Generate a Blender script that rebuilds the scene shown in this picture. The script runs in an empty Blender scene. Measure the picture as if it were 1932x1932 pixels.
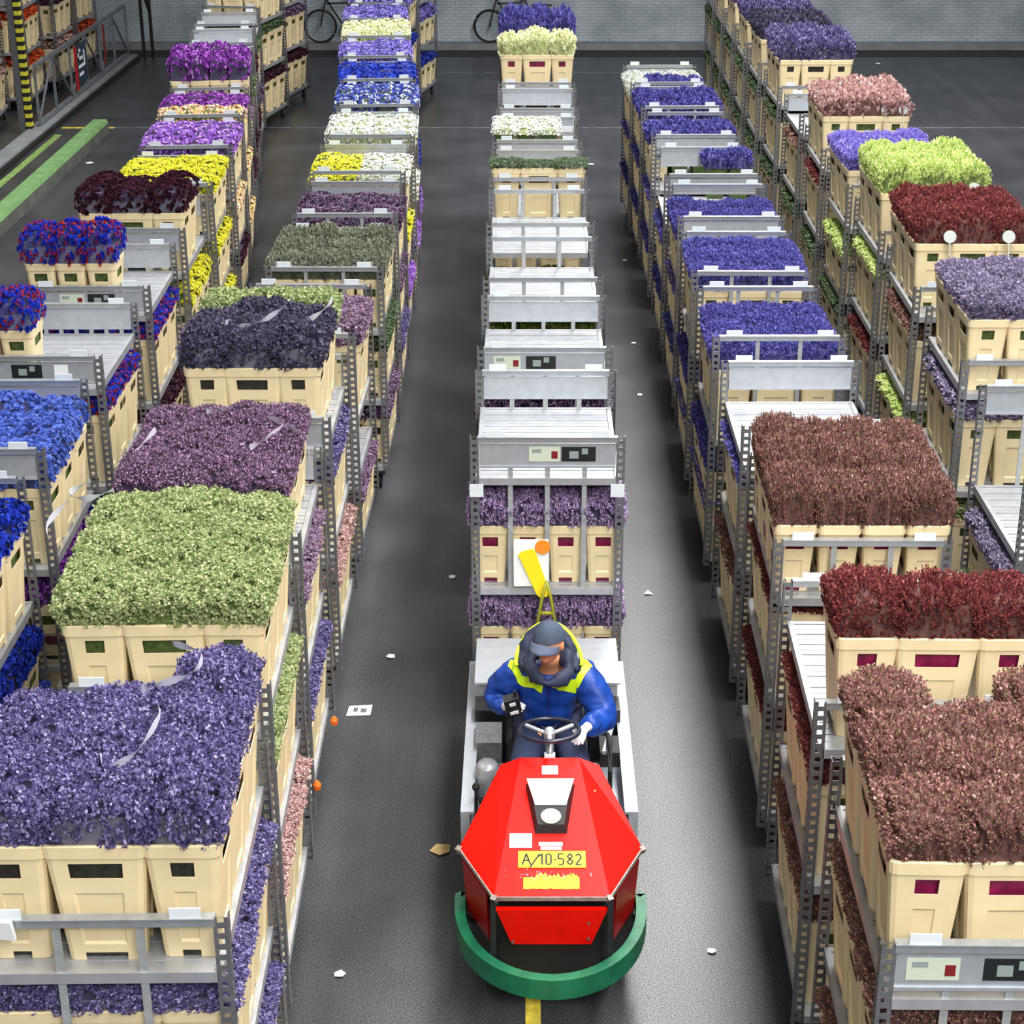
import bpy, bmesh, math, random
from mathutils import Vector, Matrix
from mathutils.bvhtree import BVHTree
R = math.radians
SC = bpy.context.scene
COL = SC.collection

# ---------------------------------------------------------------- camera, world, lights, exposure
cam_d = bpy.data.cameras.new('camera'); cam = bpy.data.objects.new('camera', cam_d); COL.objects.link(cam)
cam.location = (0, 0, 6.18); cam.rotation_euler = (R(66.5), 0, 0)
cam_d.sensor_width = 36; cam_d.lens = 62.76; cam_d.shift_x = -0.0150
cam_d.clip_end = 200
SC.camera = cam
world = bpy.data.worlds.new('hall_ambient'); SC.world = world; world.use_nodes = True
bg = world.node_tree.nodes['Background']; bg.inputs[0].default_value = (0.86, 0.93, 1.0, 1); bg.inputs[1].default_value = 0.07
def area(name, loc, sx, sy, power, col=(1, 0.98, 0.95), rot=(0, 0, 0), spread=180):
    d = bpy.data.lights.new(name, 'AREA'); d.shape = 'RECTANGLE'; d.size = sx; d.size_y = sy; d.energy = power; d.color = col; d.spread = R(spread)
    o = bpy.data.objects.new(name, d); COL.objects.link(o); o.location = loc; o.rotation_euler = rot
    return o
area('ceiling_strip_light', (2.4, 5, 9.5), 1.8, 20, 2150)
area('ceiling_strip_light', (2.7, 23, 9.5), 2.0, 14, 1550)
area('ceiling_strip_light', (-2.7, 26, 9.5), 0.7, 12, 170, spread=120)
area('ceiling_strip_light', (-5.2, 14, 9.5), 1.6, 36, 620, spread=84)
area('ceiling_strip_light', (7.2, 16, 9.5), 1.6, 36, 900, spread=110)
area('front_fill_light', (0.6, -3, 9.0), 8, 1.5, 520, rot=(R(38), 0, 0))  # unseen fill light, added to brighten the trolley fronts
vs = SC.view_settings
SC.display_settings.display_device = 'sRGB'
vs.view_transform = 'Standard'; vs.look = 'None'; vs.exposure = 0.5; vs.gamma = 1; vs.use_curve_mapping = False
try:
    SC.cycles.max_bounces = 6; SC.cycles.transparent_max_bounces = 12
except Exception: pass

# ---------------------------------------------------------------- materials
def lin(c):
    return tuple(((v/255)/12.92 if v/255 <= .04045 else ((v/255+.055)/1.055)**2.4) for v in c)
MATS = {}
def mat(name, rgb, rough=.5, metal=0., var=0., scale=20., spec=None, bump=0., trans=0., coat=0., alpha=1.):
    if name in MATS: return MATS[name]
    m = bpy.data.materials.new(name); m.use_nodes = True; nt = m.node_tree; n = nt.nodes; l = nt.links
    b = n['Principled BSDF']; c = lin(rgb)
    b.inputs['Base Color'].default_value = (*c, 1); b.inputs['Roughness'].default_value = rough; b.inputs['Metallic'].default_value = metal
    if spec is not None: b.inputs['Specular IOR Level'].default_value = spec
    if coat: b.inputs['Coat Weight'].default_value = coat; b.inputs['Coat Roughness'].default_value = .15
    if alpha < 1: b.inputs['Alpha'].default_value = alpha
    if var or bump:
        tc = n.new('ShaderNodeTexCoord'); no = n.new('ShaderNodeTexNoise'); no.inputs['Scale'].default_value = scale; no.inputs['Detail'].default_value = 5
        l.new(tc.outputs['Object'], no.inputs['Vector'])
        if var:
            mx = n.new('ShaderNodeMix'); mx.data_type = 'RGBA'
            mx.inputs[6].default_value = (*[v*(1-var) for v in c], 1); mx.inputs[7].default_value = (*[min(1, v*(1+var)) for v in c], 1)
            rp = n.new('ShaderNodeMapRange'); rp.inputs[1].default_value = .3; rp.inputs[2].default_value = .7
            l.new(no.outputs['Fac'], rp.inputs[0]); l.new(rp.outputs[0], mx.inputs[0]); l.new(mx.outputs[2], b.inputs['Base Color'])
        if bump:
            bp = n.new('ShaderNodeBump'); bp.inputs['Strength'].default_value = bump; bp.inputs['Distance'].default_value = .01
            l.new(no.outputs['Fac'], bp.inputs['Height']); l.new(bp.outputs[0], b.inputs['Normal'])
    if trans:
        out = n['Material Output']; tr = n.new('ShaderNodeBsdfTranslucent'); tr.inputs[0].default_value = (*[min(1, v*k) for v, k in zip(c, (1.1, .62, .25))], 1)
        ms = n.new('ShaderNodeMixShader'); ms.inputs[0].default_value = trans
        l.new(b.outputs[0], ms.inputs[1]); l.new(tr.outputs[0], ms.inputs[2]); l.new(ms.outputs[0], out.inputs[0])
    MATS[name] = m
    return m
def flower_mat(name, cols, rough=.7):
    """petal colours picked at random per floret"""
    m = bpy.data.materials.new(name); m.use_nodes = True; nt = m.node_tree; n = nt.nodes; l = nt.links
    b = n['Principled BSDF']; b.inputs['Roughness'].default_value = rough; b.inputs['Specular IOR Level'].default_value = .25
    g = n.new('ShaderNodeNewGeometry'); cr = n.new('ShaderNodeValToRGB'); cr.color_ramp.interpolation = 'CONSTANT'
    e = cr.color_ramp.elements
    while len(e) < len(cols): e.new(.5)
    for i, c in enumerate(cols): e[i].position = i/len(cols); e[i].color = (*lin(c), 1)
    l.new(g.outputs['Random Per Island'], cr.inputs[0]); l.new(cr.outputs[0], b.inputs['Base Color'])
    tr = n.new('ShaderNodeBsdfTranslucent'); l.new(cr.outputs[0], tr.inputs[0]); ms = n.new('ShaderNodeMixShader'); ms.inputs[0].default_value = .25
    l.new(b.outputs[0], ms.inputs[1]); l.new(tr.outputs[0], ms.inputs[2]); l.new(ms.outputs[0], n['Material Output'].inputs[0])
    return m
M_CREAM = mat('cream_plastic', (240, 222, 178), .45, var=.06, scale=6, trans=.10)
M_CREAMB = mat('cream_plastic_beige', (226, 196, 138), .5, var=.08, scale=6, trans=.10)
M_ALU = mat('aluminium_planks', (176, 179, 184), .42, .5, var=.12, scale=9)
M_GALV = mat('galvanised_steel', (124, 126, 130), .42, .6, var=.2, scale=30)
M_PALE = mat('pale_sheet_metal', (178, 183, 190), .42, .45, var=.08, scale=12)
M_TAB = mat('pale_plastic_tab', (215, 222, 228), .4)
M_BLACK = mat('black_rubber', (18, 18, 20), .6, var=.2)
M_DKMETAL = mat('dark_painted_metal', (38, 38, 42), .4, .3, var=.3, scale=14)
M_RED = mat('red_enamel', (218, 10, 0), .42, var=.09, scale=7, spec=.2)
M_REDSIDE = M_RED
M_GREENR = mat('green_rubber', (16, 100, 68), .45, var=.3, scale=9, bump=.3)
M_WHITE = mat('white_paper', (238, 240, 242), .6)
M_YEL = mat('yellow_sheet', (250, 222, 20), .5)
M_INK = mat('black_ink', (22, 22, 24), .6)
M_CELLO = mat('cellophane', (235, 240, 248), .12, alpha=.13)
M_RIBBON = mat('white_sleeve_edge', (226, 226, 240), .3, var=.08)
FOL = mat('green_stems', (74, 92, 44), .7, var=.5, scale=30)
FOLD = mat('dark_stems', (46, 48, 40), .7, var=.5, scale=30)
CALYX_SHADE = {'violet': mat('violet_calyx_shade', (62, 56, 82), .8, var=.4, scale=60), 'red': mat('russet_twigs_shade', (86, 56, 52), .8, var=.4, scale=60), 'blue': mat('blue_calyx_shade', (60, 60, 108), .8, var=.4, scale=60), 'green': mat('leafy_twigs_shade', (88, 104, 54), .8, var=.4, scale=60), 'grey': mat('grey_leafage_shade', (72, 78, 62), .8, var=.4, scale=60), 'pale': mat('pale_calyx_shade', (150, 160, 110), .8, var=.4, scale=60)}  # bunch cores: stem tones with the shade between sprays painted in
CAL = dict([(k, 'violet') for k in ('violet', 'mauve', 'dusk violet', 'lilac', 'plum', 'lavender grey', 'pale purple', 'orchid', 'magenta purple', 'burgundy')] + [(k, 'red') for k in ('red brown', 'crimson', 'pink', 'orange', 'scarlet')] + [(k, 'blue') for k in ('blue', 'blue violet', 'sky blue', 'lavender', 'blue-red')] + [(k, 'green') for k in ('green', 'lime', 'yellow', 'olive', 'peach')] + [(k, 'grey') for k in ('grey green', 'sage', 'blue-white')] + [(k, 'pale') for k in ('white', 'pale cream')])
FOLM = mat('magenta_sleeve', (128, 20, 70), .5, var=.5, scale=18)
PAL = {
 'violet': [(98, 90, 140), (78, 72, 120), (128, 120, 168), (60, 56, 96), (158, 150, 192), (106, 98, 150)],
 'green': [(172, 184, 130), (142, 158, 104), (196, 204, 158), (108, 126, 78), (182, 192, 140), (152, 166, 114)],
 'mauve': [(120, 90, 118), (96, 70, 96), (148, 118, 146), (76, 54, 76), (172, 146, 172), (126, 92, 128)],
 'dusk violet': [(82, 76, 100), (60, 56, 78), (104, 98, 124), (44, 42, 58), (90, 84, 110)],
 'lilac': [(150, 124, 152), (128, 104, 136), (178, 156, 180), (110, 84, 108), (160, 130, 148)],
 'grey green': [(138, 144, 126), (110, 118, 100), (164, 168, 152), (90, 96, 80), (148, 152, 134)],
 'plum': [(104, 76, 108), (78, 56, 84), (134, 108, 140), (54, 38, 58), (170, 152, 178)],
 'yellow': [(236, 232, 70), (222, 214, 40), (244, 240, 120), (196, 196, 40), (232, 232, 90)],
 'white': [(236, 238, 236), (214, 220, 214), (244, 244, 240), (170, 184, 160), (228, 230, 232)],
 'blue': [(34, 62, 190), (26, 44, 150), (62, 94, 214), (18, 30, 104), (40, 70, 200)],
 'sky blue': [(100, 126, 212), (76, 102, 190), (130, 156, 228), (58, 78, 150), (112, 138, 218)],
 'blue-red': [(28, 56, 190), (18, 36, 150), (200, 56, 40), (30, 60, 200), (24, 50, 170), (176, 40, 44), (40, 80, 210)],
 'blue-white': [(58, 82, 180), (40, 58, 150), (230, 234, 242), (84, 104, 196), (50, 70, 168), (200, 206, 222)],
 'lavender': [(146, 136, 216), (122, 110, 198), (176, 168, 234), (98, 86, 170), (154, 142, 220)],
 'red brown': [(164, 116, 112), (134, 90, 88), (190, 150, 142), (102, 68, 66), (148, 104, 102), (126, 116, 84)],
 'crimson': [(134, 62, 66), (108, 46, 52), (160, 88, 86), (82, 34, 38), (122, 66, 62)],
 'blue violet': [(96, 92, 172), (74, 72, 144), (124, 120, 196), (58, 56, 118), (104, 100, 182)],
 'pink': [(208, 172, 168), (184, 146, 144), (226, 198, 194), (152, 114, 114), (198, 164, 158)],
 'lime': [(212, 226, 148), (186, 206, 116), (230, 238, 178), (150, 176, 84), (206, 220, 140)],
 'magenta purple': [(134, 52, 164), (104, 32, 136), (164, 90, 192), (74, 20, 100), (190, 130, 210)],
 'orchid': [(164, 116, 208), (140, 84, 190), (194, 158, 228), (112, 62, 158), (176, 130, 214)],
 'burgundy': [(64, 26, 44), (46, 16, 32), (92, 46, 66), (30, 10, 20), (76, 36, 56)],
 'peach': [(238, 206, 168), (226, 184, 140), (244, 226, 200), (230, 216, 120), (214, 170, 150)],
 'pale cream': [(240, 240, 206), (226, 228, 184), (248, 248, 226), (196, 206, 150), (236, 236, 196)],
 'lavender grey': [(142, 134, 164), (116, 108, 142), (170, 162, 190), (92, 84, 114), (154, 142, 164)],
 'orange': [(226, 84, 30), (196, 60, 20), (236, 120, 50), (150, 40, 20)],
 'scarlet': [(190, 30, 50), (150, 20, 40), (214, 60, 80), (110, 14, 30)],
 'pale purple': [(176, 152, 196), (148, 124, 172), (206, 186, 220), (110, 90, 128), (160, 134, 180), (216, 200, 228)],
 'olive': [(120, 140, 40), (90, 112, 30), (150, 166, 70), (66, 84, 22)],
 'sage': [(92, 112, 80), (70, 90, 62), (116, 134, 100), (50, 66, 44)],
}
FM = {k: flower_mat(k.replace(' ', '_') + '_petals', v) for k, v in PAL.items()}

# ---------------------------------------------------------------- mesh helpers
class MB:
    """collects shapes, builds one mesh"""
    def __init__(s): s.v = []; s.f = []; s.m = []
    def box(s, x0, x1, y0, y1, z0, z1, m=0):
        b = len(s.v); s.v += [(x0,y0,z0),(x1,y0,z0),(x1,y1,z0),(x0,y1,z0),(x0,y0,z1),(x1,y0,z1),(x1,y1,z1),(x0,y1,z1)]
        for q in ((0,3,2,1),(4,5,6,7),(0,1,5,4),(1,2,6,5),(2,3,7,6),(3,0,4,7)): s.f.append(tuple(b+i for i in q)); s.m.append(m)
        return s
    def hexa(s, pts, m=0):
        b = len(s.v); s.v += [tuple(p) for p in pts]
        for q in ((0,3,2,1),(4,5,6,7),(0,1,5,4),(1,2,6,5),(2,3,7,6),(3,0,4,7)): s.f.append(tuple(b+i for i in q)); s.m.append(m)
        return s
    def bar(s, p, q, w, h=None, m=0, up=(0,0,1)):
        p = Vector(p); q = Vector(q); d = (q-p).normalized(); u = Vector(up)
        if abs(d.dot(u)) > .98: u = Vector((0,1,0))
        a = d.cross(u).normalized()*(w/2); c = a.cross(d).normalized()*((h or w)/2)
        return s.hexa([p-a-c, p+a-c, q+a-c, q-a-c, p-a+c, p+a+c, q+a+c, q-a+c], m)
    def tube(s, pts, r, n=8, m=0, cap=True, closed=False):
        pts = [Vector(p) for p in pts]; k = len(pts); b = len(s.v); rr = r if isinstance(r, (list, tuple)) else [r]*k
        for i, p in enumerate(pts):
            if closed: d = pts[(i+1) % k]-pts[i-1]
            else: d = pts[min(i+1, k-1)]-pts[max(i-1, 0)]
            d.normalize(); u = Vector((0,0,1)) if abs(d.z) < .9 else Vector((1,0,0))
            a = d.cross(u).normalized(); c = a.cross(d)
            for j in range(n):
                t = 2*math.pi*j/n; s.v.append(tuple(p+a*math.cos(t)*rr[i]+c*math.sin(t)*rr[i]))
        for i in range(k if closed else k-1):
            i2 = (i+1) % k
            for j in range(n): s.f.append((b+i*n+j, b+i*n+(j+1) % n, b+i2*n+(j+1) % n, b+i2*n+j)); s.m.append(m)
        if cap and not closed:
            s.f.append(tuple(b+j for j in range(n))[::-1]); s.m.append(m); s.f.append(tuple(b+(k-1)*n+j for j in range(n))); s.m.append(m)
        return s
    def lathe(s, prof, c, axis='z', n=16, m=0, cap=True):
        b = len(s.v); c = Vector(c)
        for r, h in prof:
            for j in range(n):
                t = 2*math.pi*j/n; a, d = r*math.cos(t), r*math.sin(t)
                s.v.append(tuple(c+Vector({'z': (a,d,h), 'x': (h,a,d), 'y': (a,h,d)}[axis])))
        for i in range(len(prof)-1):
            for j in range(n): s.f.append((b+i*n+j, b+i*n+(j+1) % n, b+(i+1)*n+(j+1) % n, b+(i+1)*n+j)); s.m.append(m)
        if cap:
            s.f.append(tuple(b+j for j in range(n))[::-1]); s.m.append(m); s.f.append(tuple(b+(len(prof)-1)*n+j for j in range(n))); s.m.append(m)
        return s
    def poly(s, pts, m=0):
        b = len(s.v); s.v += [tuple(p) for p in pts]; s.f.append(tuple(range(b, b+len(pts)))); s.m.append(m); return s
    def prism(s, pts, off, m=0):
        off = Vector(off); b = len(s.v); n = len(pts); s.v += [tuple(p) for p in pts] + [tuple(Vector(p)+off) for p in pts]
        s.f.append(tuple(range(b, b+n))[::-1]); s.m.append(m); s.f.append(tuple(range(b+n, b+2*n))); s.m.append(m)
        for i in range(n): s.f.append((b+i, b+(i+1) % n, b+n+(i+1) % n, b+n+i)); s.m.append(m)
        return s
    def mesh(s, name, mats, smooth=False, fix=False):
        me = bpy.data.meshes.new(name); me.from_pydata(s.v, [], s.f)
        for x in (mats if isinstance(mats, (list, tuple)) else [mats]): me.materials.append(x)
        me.polygons.foreach_set('material_index', s.m)
        if smooth: me.polygons.foreach_set('use_smooth', [True]*len(s.f))
        if fix:
            bm = bmesh.new(); bm.from_mesh(me); bmesh.ops.recalc_face_normals(bm, faces=bm.faces); bm.to_mesh(me); bm.free()
        me.update(); return me
def link(name, me, parent=None, loc=None, rot=None):
    o = bpy.data.objects.new(name, me); COL.objects.link(o)
    if parent: o.parent = parent
    if loc: o.location = loc
    if rot: o.rotation_euler = rot
    return o
def tag(o, label=None, cat=None, group=None, kind=None):
    if label: o['label'] = label
    if cat: o['category'] = cat
    if group: o['group'] = group
    if kind: o['kind'] = kind
    return o
def empty(name, loc, rz=0, **k):
    o = bpy.data.objects.new(name, None); o.empty_display_size = .1; COL.objects.link(o); o.location = loc; o.rotation_euler = (0,0,rz)
    return tag(o, **k)
def bevel(me, w, seg=2):
    bm = bmesh.new(); bm.from_mesh(me); bmesh.ops.bevel(bm, geom=bm.edges[:]+bm.verts[:], offset=w, segments=seg, affect='EDGES', clamp_overlap=True); bm.to_mesh(me); bm.free(); return me

# ---------------------------------------------------------------- hall: floor, wall, curb, lines
def floor_mat():
    m = bpy.data.materials.new('dark_worn_hall_floor'); m.use_nodes = True; nt = m.node_tree; n = nt.nodes; l = nt.links; b = n['Principled BSDF']
    tc = n.new('ShaderNodeTexCoord')
    def noise(scale, det, st=None):
        x = n.new('ShaderNodeTexNoise'); x.inputs['Scale'].default_value = scale; x.inputs['Detail'].default_value = det
        if st:
            mp = n.new('ShaderNodeMapping'); mp.inputs['Scale'].default_value = st; l.new(tc.outputs['Object'], mp.inputs[0]); l.new(mp.outputs[0], x.inputs['Vector'])
        else: l.new(tc.outputs['Object'], x.inputs['Vector'])
        return x
    sp = noise(150, 3); big = noise(.9, 6); st = noise(1, 4, (3.5, .25, 1))
    r1 = n.new('ShaderNodeValToRGB'); r1.color_ramp.elements[0].position = .38; r1.color_ramp.elements[0].color = (.012,.013,.017,1); r1.color_ramp.elements[1].position = .66; r1.color_ramp.elements[1].color = (.085,.088,.10,1)
    l.new(sp.outputs['Fac'], r1.inputs[0])
    r2 = n.new('ShaderNodeMapRange'); r2.inputs[1].default_value = .35; r2.inputs[2].default_value = .7; r2.inputs[3].default_value = .6; r2.inputs[4].default_value = 1.25; l.new(big.outputs['Fac'], r2.inputs[0])
    r3 = n.new('ShaderNodeMapRange'); r3.inputs[1].default_value = .3; r3.inputs[2].default_value = .7; r3.inputs[3].default_value = .75; r3.inputs[4].default_value = 1.2; l.new(st.outputs['Fac'], r3.inputs[0])
    mu = n.new('ShaderNodeMath'); mu.operation = 'MULTIPLY'; l.new(r2.outputs[0], mu.inputs[0]); l.new(r3.outputs[0], mu.inputs[1])
    vm = n.new('ShaderNodeVectorMath'); vm.operation = 'SCALE'; l.new(r1.outputs[0], vm.inputs[0]); l.new(mu.outputs[0], vm.inputs['Scale']); l.new(vm.outputs[0], b.inputs['Base Color'])
    rr = n.new('ShaderNodeMapRange'); rr.inputs[3].default_value = .30; rr.inputs[4].default_value = .44; l.new(big.outputs['Fac'], rr.inputs[0]); l.new(rr.outputs[0], b.inputs['Roughness'])
    sl = n.new('ShaderNodeMapRange'); sl.inputs[1].default_value = .38; sl.inputs[2].default_value = .62; sl.inputs[3].default_value = .22; sl.inputs[4].default_value = .95; l.new(sp.outputs['Fac'], sl.inputs[0]); l.new(sl.outputs[0], b.inputs['Specular IOR Level'])
    bp = n.new('ShaderNodeBump'); bp.inputs['Strength'].default_value = .2; bp.inputs['Distance'].default_value = .003; l.new(sp.outputs['Fac'], bp.inputs['Height']); l.new(bp.outputs[0], b.inputs['Normal'])
    return m
def wall_mat():
    m = bpy.data.materials.new('painted_brick_wall'); m.use_nodes = True; nt = m.node_tree; n = nt.nodes; l = nt.links; b = n['Principled BSDF']
    tc = n.new('ShaderNodeTexCoord'); mp = n.new('ShaderNodeMapping'); mp.inputs['Rotation'].default_value = (R(90), 0, 0); l.new(tc.outputs['Object'], mp.inputs[0])
    br = n.new('ShaderNodeTexBrick'); l.new(mp.outputs[0], br.inputs['Vector']); br.inputs['Scale'].default_value = 1
    br.inputs['Brick Width'].default_value = .22; br.inputs['Row Height'].default_value = .065; br.inputs['Mortar Size'].default_value = .006
    br.inputs['Color1'].default_value = (*lin((176, 186, 192)), 1); br.inputs['Color2'].default_value = (*lin((186, 194, 200)), 1); br.inputs['Mortar'].default_value = (*lin((150, 160, 168)), 1)
    no = n.new('ShaderNodeTexNoise'); no.inputs['Scale'].default_value = 1.3; no.inputs['Detail'].default_value = 7; l.new(tc.outputs['Object'], no.inputs['Vector'])
    mx = n.new('ShaderNodeMix'); mx.data_type = 'RGBA'; mx.blend_type = 'MULTIPLY'; mx.inputs[0].default_value = 1
    rp = n.new('ShaderNodeValToRGB'); rp.color_ramp.elements[0].position = .3; rp.color_ramp.elements[0].color = (.62,.66,.7,1); rp.color_ramp.elements[1].position = .62; rp.color_ramp.elements[1].color = (1,1,1,1)
    l.new(no.outputs['Fac'], rp.inputs[0]); l.new(br.outputs['Color'], mx.inputs[6]); l.new(rp.outputs[0], mx.inputs[7]); l.new(mx.outputs[2], b.inputs['Base Color'])
    b.inputs['Roughness'].default_value = .7
    return m
tag(link('floor', MB().box(-14, 14, 1, 39.6, -.1, 0).mesh('floor', floor_mat())), kind='structure')
tag(link('wall_back', MB().box(-14, 14, 39.35, 39.6, 0, 9).mesh('wall_back', wall_mat())), kind='structure')
M_CURB = mat('concrete_curb', (128, 132, 136), .8, var=.2, scale=3)
tag(link('trim_1', MB().box(-14, 14, 38.95, 39.35, 0, .14).mesh('curb', M_CURB)), kind='structure')
tag(link('trim_2', MB().box(-8.42, -8.12, 27.0, 37.9, 0, .1).box(-8.12, -8.06, 27.0, 37.9, 0, .07, 1).mesh('curb', [M_CURB, M_BLACK])), kind='structure')
tag(link('trim_3', MB().box(-14, 14, 38.2, 38.95, 0, .012).mesh('asphalt_strip', mat('asphalt_strip', (40, 42, 46), .8))), kind='structure')
M_LINE = mat('worn_yellow_floor_paint', (196, 178, 60), .7, var=.5, scale=12)
M_LINEG = mat('worn_green_floor_paint', (120, 150, 80), .7, var=.4, scale=12)
M_LINEW = mat('worn_pale_floor_paint', (112, 118, 122), .7, var=.5, scale=6)
MFL = MB().box(-.01, .07, 4.5, 8.3, 0, .002)
MFL.box(-8.0, -7.1, 30.72, 30.84, 0, .002)
tag(link('floor_line', MFL.mesh('line', M_LINE)), kind='structure')
tag(link('floor_line', MB().box(-7.98, -7.86, 22, 30.2, 0, .002).mesh('line', M_LINEG)), kind='structure')
tag(link('floor_line', MB().box(-7.1, 12, 30.76, 30.80, 0, .002).box(-2.0, 4.5, 36.2, 36.24, 0, .002).box(4.86, 4.9, 20, 30.8, 0, .002).mesh('line', M_LINEW)), kind='structure')

# ---------------------------------------------------------------- trolleys
PH = 2.06                      # height of the posts
ZT, ZM, ZB = 1.80, 1.03, .24    # shelf heights
TL = 1.33                      # frame to frame
def post_mesh(mx, my):
    """perforated angle post, mx/my = which way its two plates face"""
    b = MB(); w, d, t, p, hw = .058, .05, .004, .05, .013
    z0, z1 = .16, PH
    xs = -1 if mx < 0 else 1
    # front plate in x-z at y=0 ; side plate in y-z on the outer side
    x0, x1 = (0, w) if xs < 0 else (-w, 0)
    ym = t if my < 0 else -t
    ya, yb = min(0, ym), max(0, ym)
    b.box(x0, x0+w/2-hw, ya, yb, z0, z1); b.box(x1-w/2+hw, x1, ya, yb, z0, z1)
    n = int((z1-z0)/p)
    for i in range(n+1):
        z = z0+i*p; b.box(x0+w/2-hw, x1-w/2+hw, ya, yb, z, min(z+p-.024, z1))
    ox = 0
    oy0, oy1 = (t, d) if my < 0 else (-d, -t)
    xa, xb = (ox, ox+t) if xs < 0 else (ox-t, ox)
    ymid = (oy0+oy1)/2
    b.box(xa, xb, oy0, ymid-hw*.8, z0, z1); b.box(xa, xb, ymid+hw*.8, oy1, z0, z1)
    for i in range(n+1):
        z = z0+i*p; b.box(xa, xb, ymid-hw*.8, ymid+hw*.8, z, min(z+p-.024, z1))
    return b.mesh('post', M_GALV)
POST = {(a, c): post_mesh(a, c) for a in (-1, 1) for c in (-1, 1)}
BAR = MB().box(-.45, .45, -.018, .018, -.036, 0).box(-.45, .45, -.022, .022, -.004, .002).mesh('crossbar', mat('steel_crossbar', (168, 173, 178), .35, .55, var=.1, scale=20))
TAB = MB().box(-.06, .06, -.004, .004, -.012, .035).mesh('name_plate', M_TAB)
def shelf_mesh():
    b = MB(); n = 11; L = TL-.06; pw = L/n
    for i in range(n):
        y = .03+i*pw; b.box(-.435, .435, y+.005, y+pw-.005, -.022, 0); b.box(-.435, .435, y+pw*.5-.004, y+pw*.5+.004, 0, .002)
    b.box(-.435, .435, .03, .03+L, -.028, -.022)
    for s in (-1, 1): b.box(s*.45-.015, s*.45+.015, .01, TL-.01, -.045, .012)
    b.box(-.45, .45, .0, .03, -.045, .004); b.box(-.45, .45, TL-.03, TL, -.045, .004)
    return b.mesh('shelf', M_ALU)
SHELF = shelf_mesh()
PANEL = MB().box(-.44, .44, -.004, .004, -.155, 0).box(-.44, .44, -.012, .014, -.165, -.15).mesh('panel', M_PALE)
DIV = {}
def div_mesh(h):
    h = round(h, 2)
    if h not in DIV: DIV[h] = MB().box(-.016, .016, -.005, .005, -h, 0).mesh('divider', mat('steel_divider', (166, 170, 172), .45, .3, var=.15))
    return DIV[h]
def castor():
    b = MB(); b.lathe([(.0, -.02), (.062, -.02), (.068, -.012), (.068, .012), (.062, .02), (0, .02)], (0, 0, .068), 'x', 14, 1, cap=False)
    b.box(-.03, -.024, -.025, .04, .06, .16); b.box(.024, .03, -.025, .04, .06, .16); b.box(-.04, .04, -.04, .05, .15, .165)
    return b.mesh('castor_wheel', [M_GALV, M_BLACK])
CASTOR = castor()
BASE = MB().box(-.46, .46, 0, TL, .165, .2).mesh('base_frame', M_DKMETAL)
DRAW = MB().bar((-.03, -.42, .15), (-.03, .05, .19), .035, .02).lathe([(.03, -.01), (.03, .01)], (-.03, -.44, .15), 'z', 10).mesh('drawbar', M_DKMETAL)
STK = {'note': MB().box(-.05, .05, -.003, 0, -.05, .05).mesh('sticker', M_WHITE),
       'black': MB().box(-.11, .11, -.003, 0, -.05, .05).box(-.06, .0, -.0045, -.003, -.03, .02, 1).box(.02, .06, -.0045, -.003, 0, .04, 1).mesh('sticker', [mat('black_sticker', (26, 30, 34), .4), mat('grey_print', (140, 150, 150), .5)]),
       'pale': MB().box(-.1, .1, -.003, 0, -.05, .05).box(-.08, -.02, -.0045, -.003, .01, .035, 1).box(.045, .085, -.0045, -.003, -.03, .02, 2).mesh('sticker', [mat('pale_green_sticker', (196, 206, 188), .5), mat('grey_print', (140, 150, 150), .5), mat('dark_red_print', (120, 26, 30), .5)])}
def trolley(x, y, ang, side, row, label, group, tz=ZT, mz=ZM, fp=0, rp=0, fd=0, rd=0, stickers=(), tabs=True):
    """fp/rp panel at front/rear, fd/rd number of dividers; x,y = front corner on SIDE"""
    a = R(ang); cx = {'r': -.5, 'l': .5, 'c': 0}[side]
    loc = (x+cx*math.cos(a), y+cx*math.sin(a), 0)
    t = empty('flower_trolley', loc, a, label=label, cat='trolley', group=group)
    for sx in (-1, 1):
        for sy in (-1, 1): link('post', POST[(sx, sy)], t, (sx*.5, 0 if sy < 0 else TL, 0))
    for z in (tz, mz, ZB): link('shelf', SHELF, t, (0, 0, z))
    link('base_frame', BASE, t)
    for sx in (-.4, .4):
        for yy in (.12, TL-.12): link('castor_wheel', CASTOR, t, (sx, yy, 0))
    for yy, pn, nd in ((0.012, fp, fd), (TL-.012, rp, rd)):
        cb = link('crossbar', BAR, t, (0, yy, PH-.003))
        if tabs:
            for sx in (-1, 1): link('name_plate', TAB, cb, (sx*.34, -.012, .012))
        ztop = PH-.04
        if pn:
            p = link('panel', PANEL, t, (0, yy, PH-.05)); ztop = PH-.21
            if yy < .5:
                for kind, sx in stickers: link('sticker', STK[kind], p, (sx, -.0045, -.07))
        if nd:
            zb = mz if yy < .5 and pn else tz-.02
            if nd < 0: nd = -nd; zb = mz
            for i in range(nd):
                f = (i+1)/(nd+1)-.5; link('divider', div_mesh(ztop-zb), t, (f*.96, yy, ztop))
    link('drawbar', DRAW, t)
    return t

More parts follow.
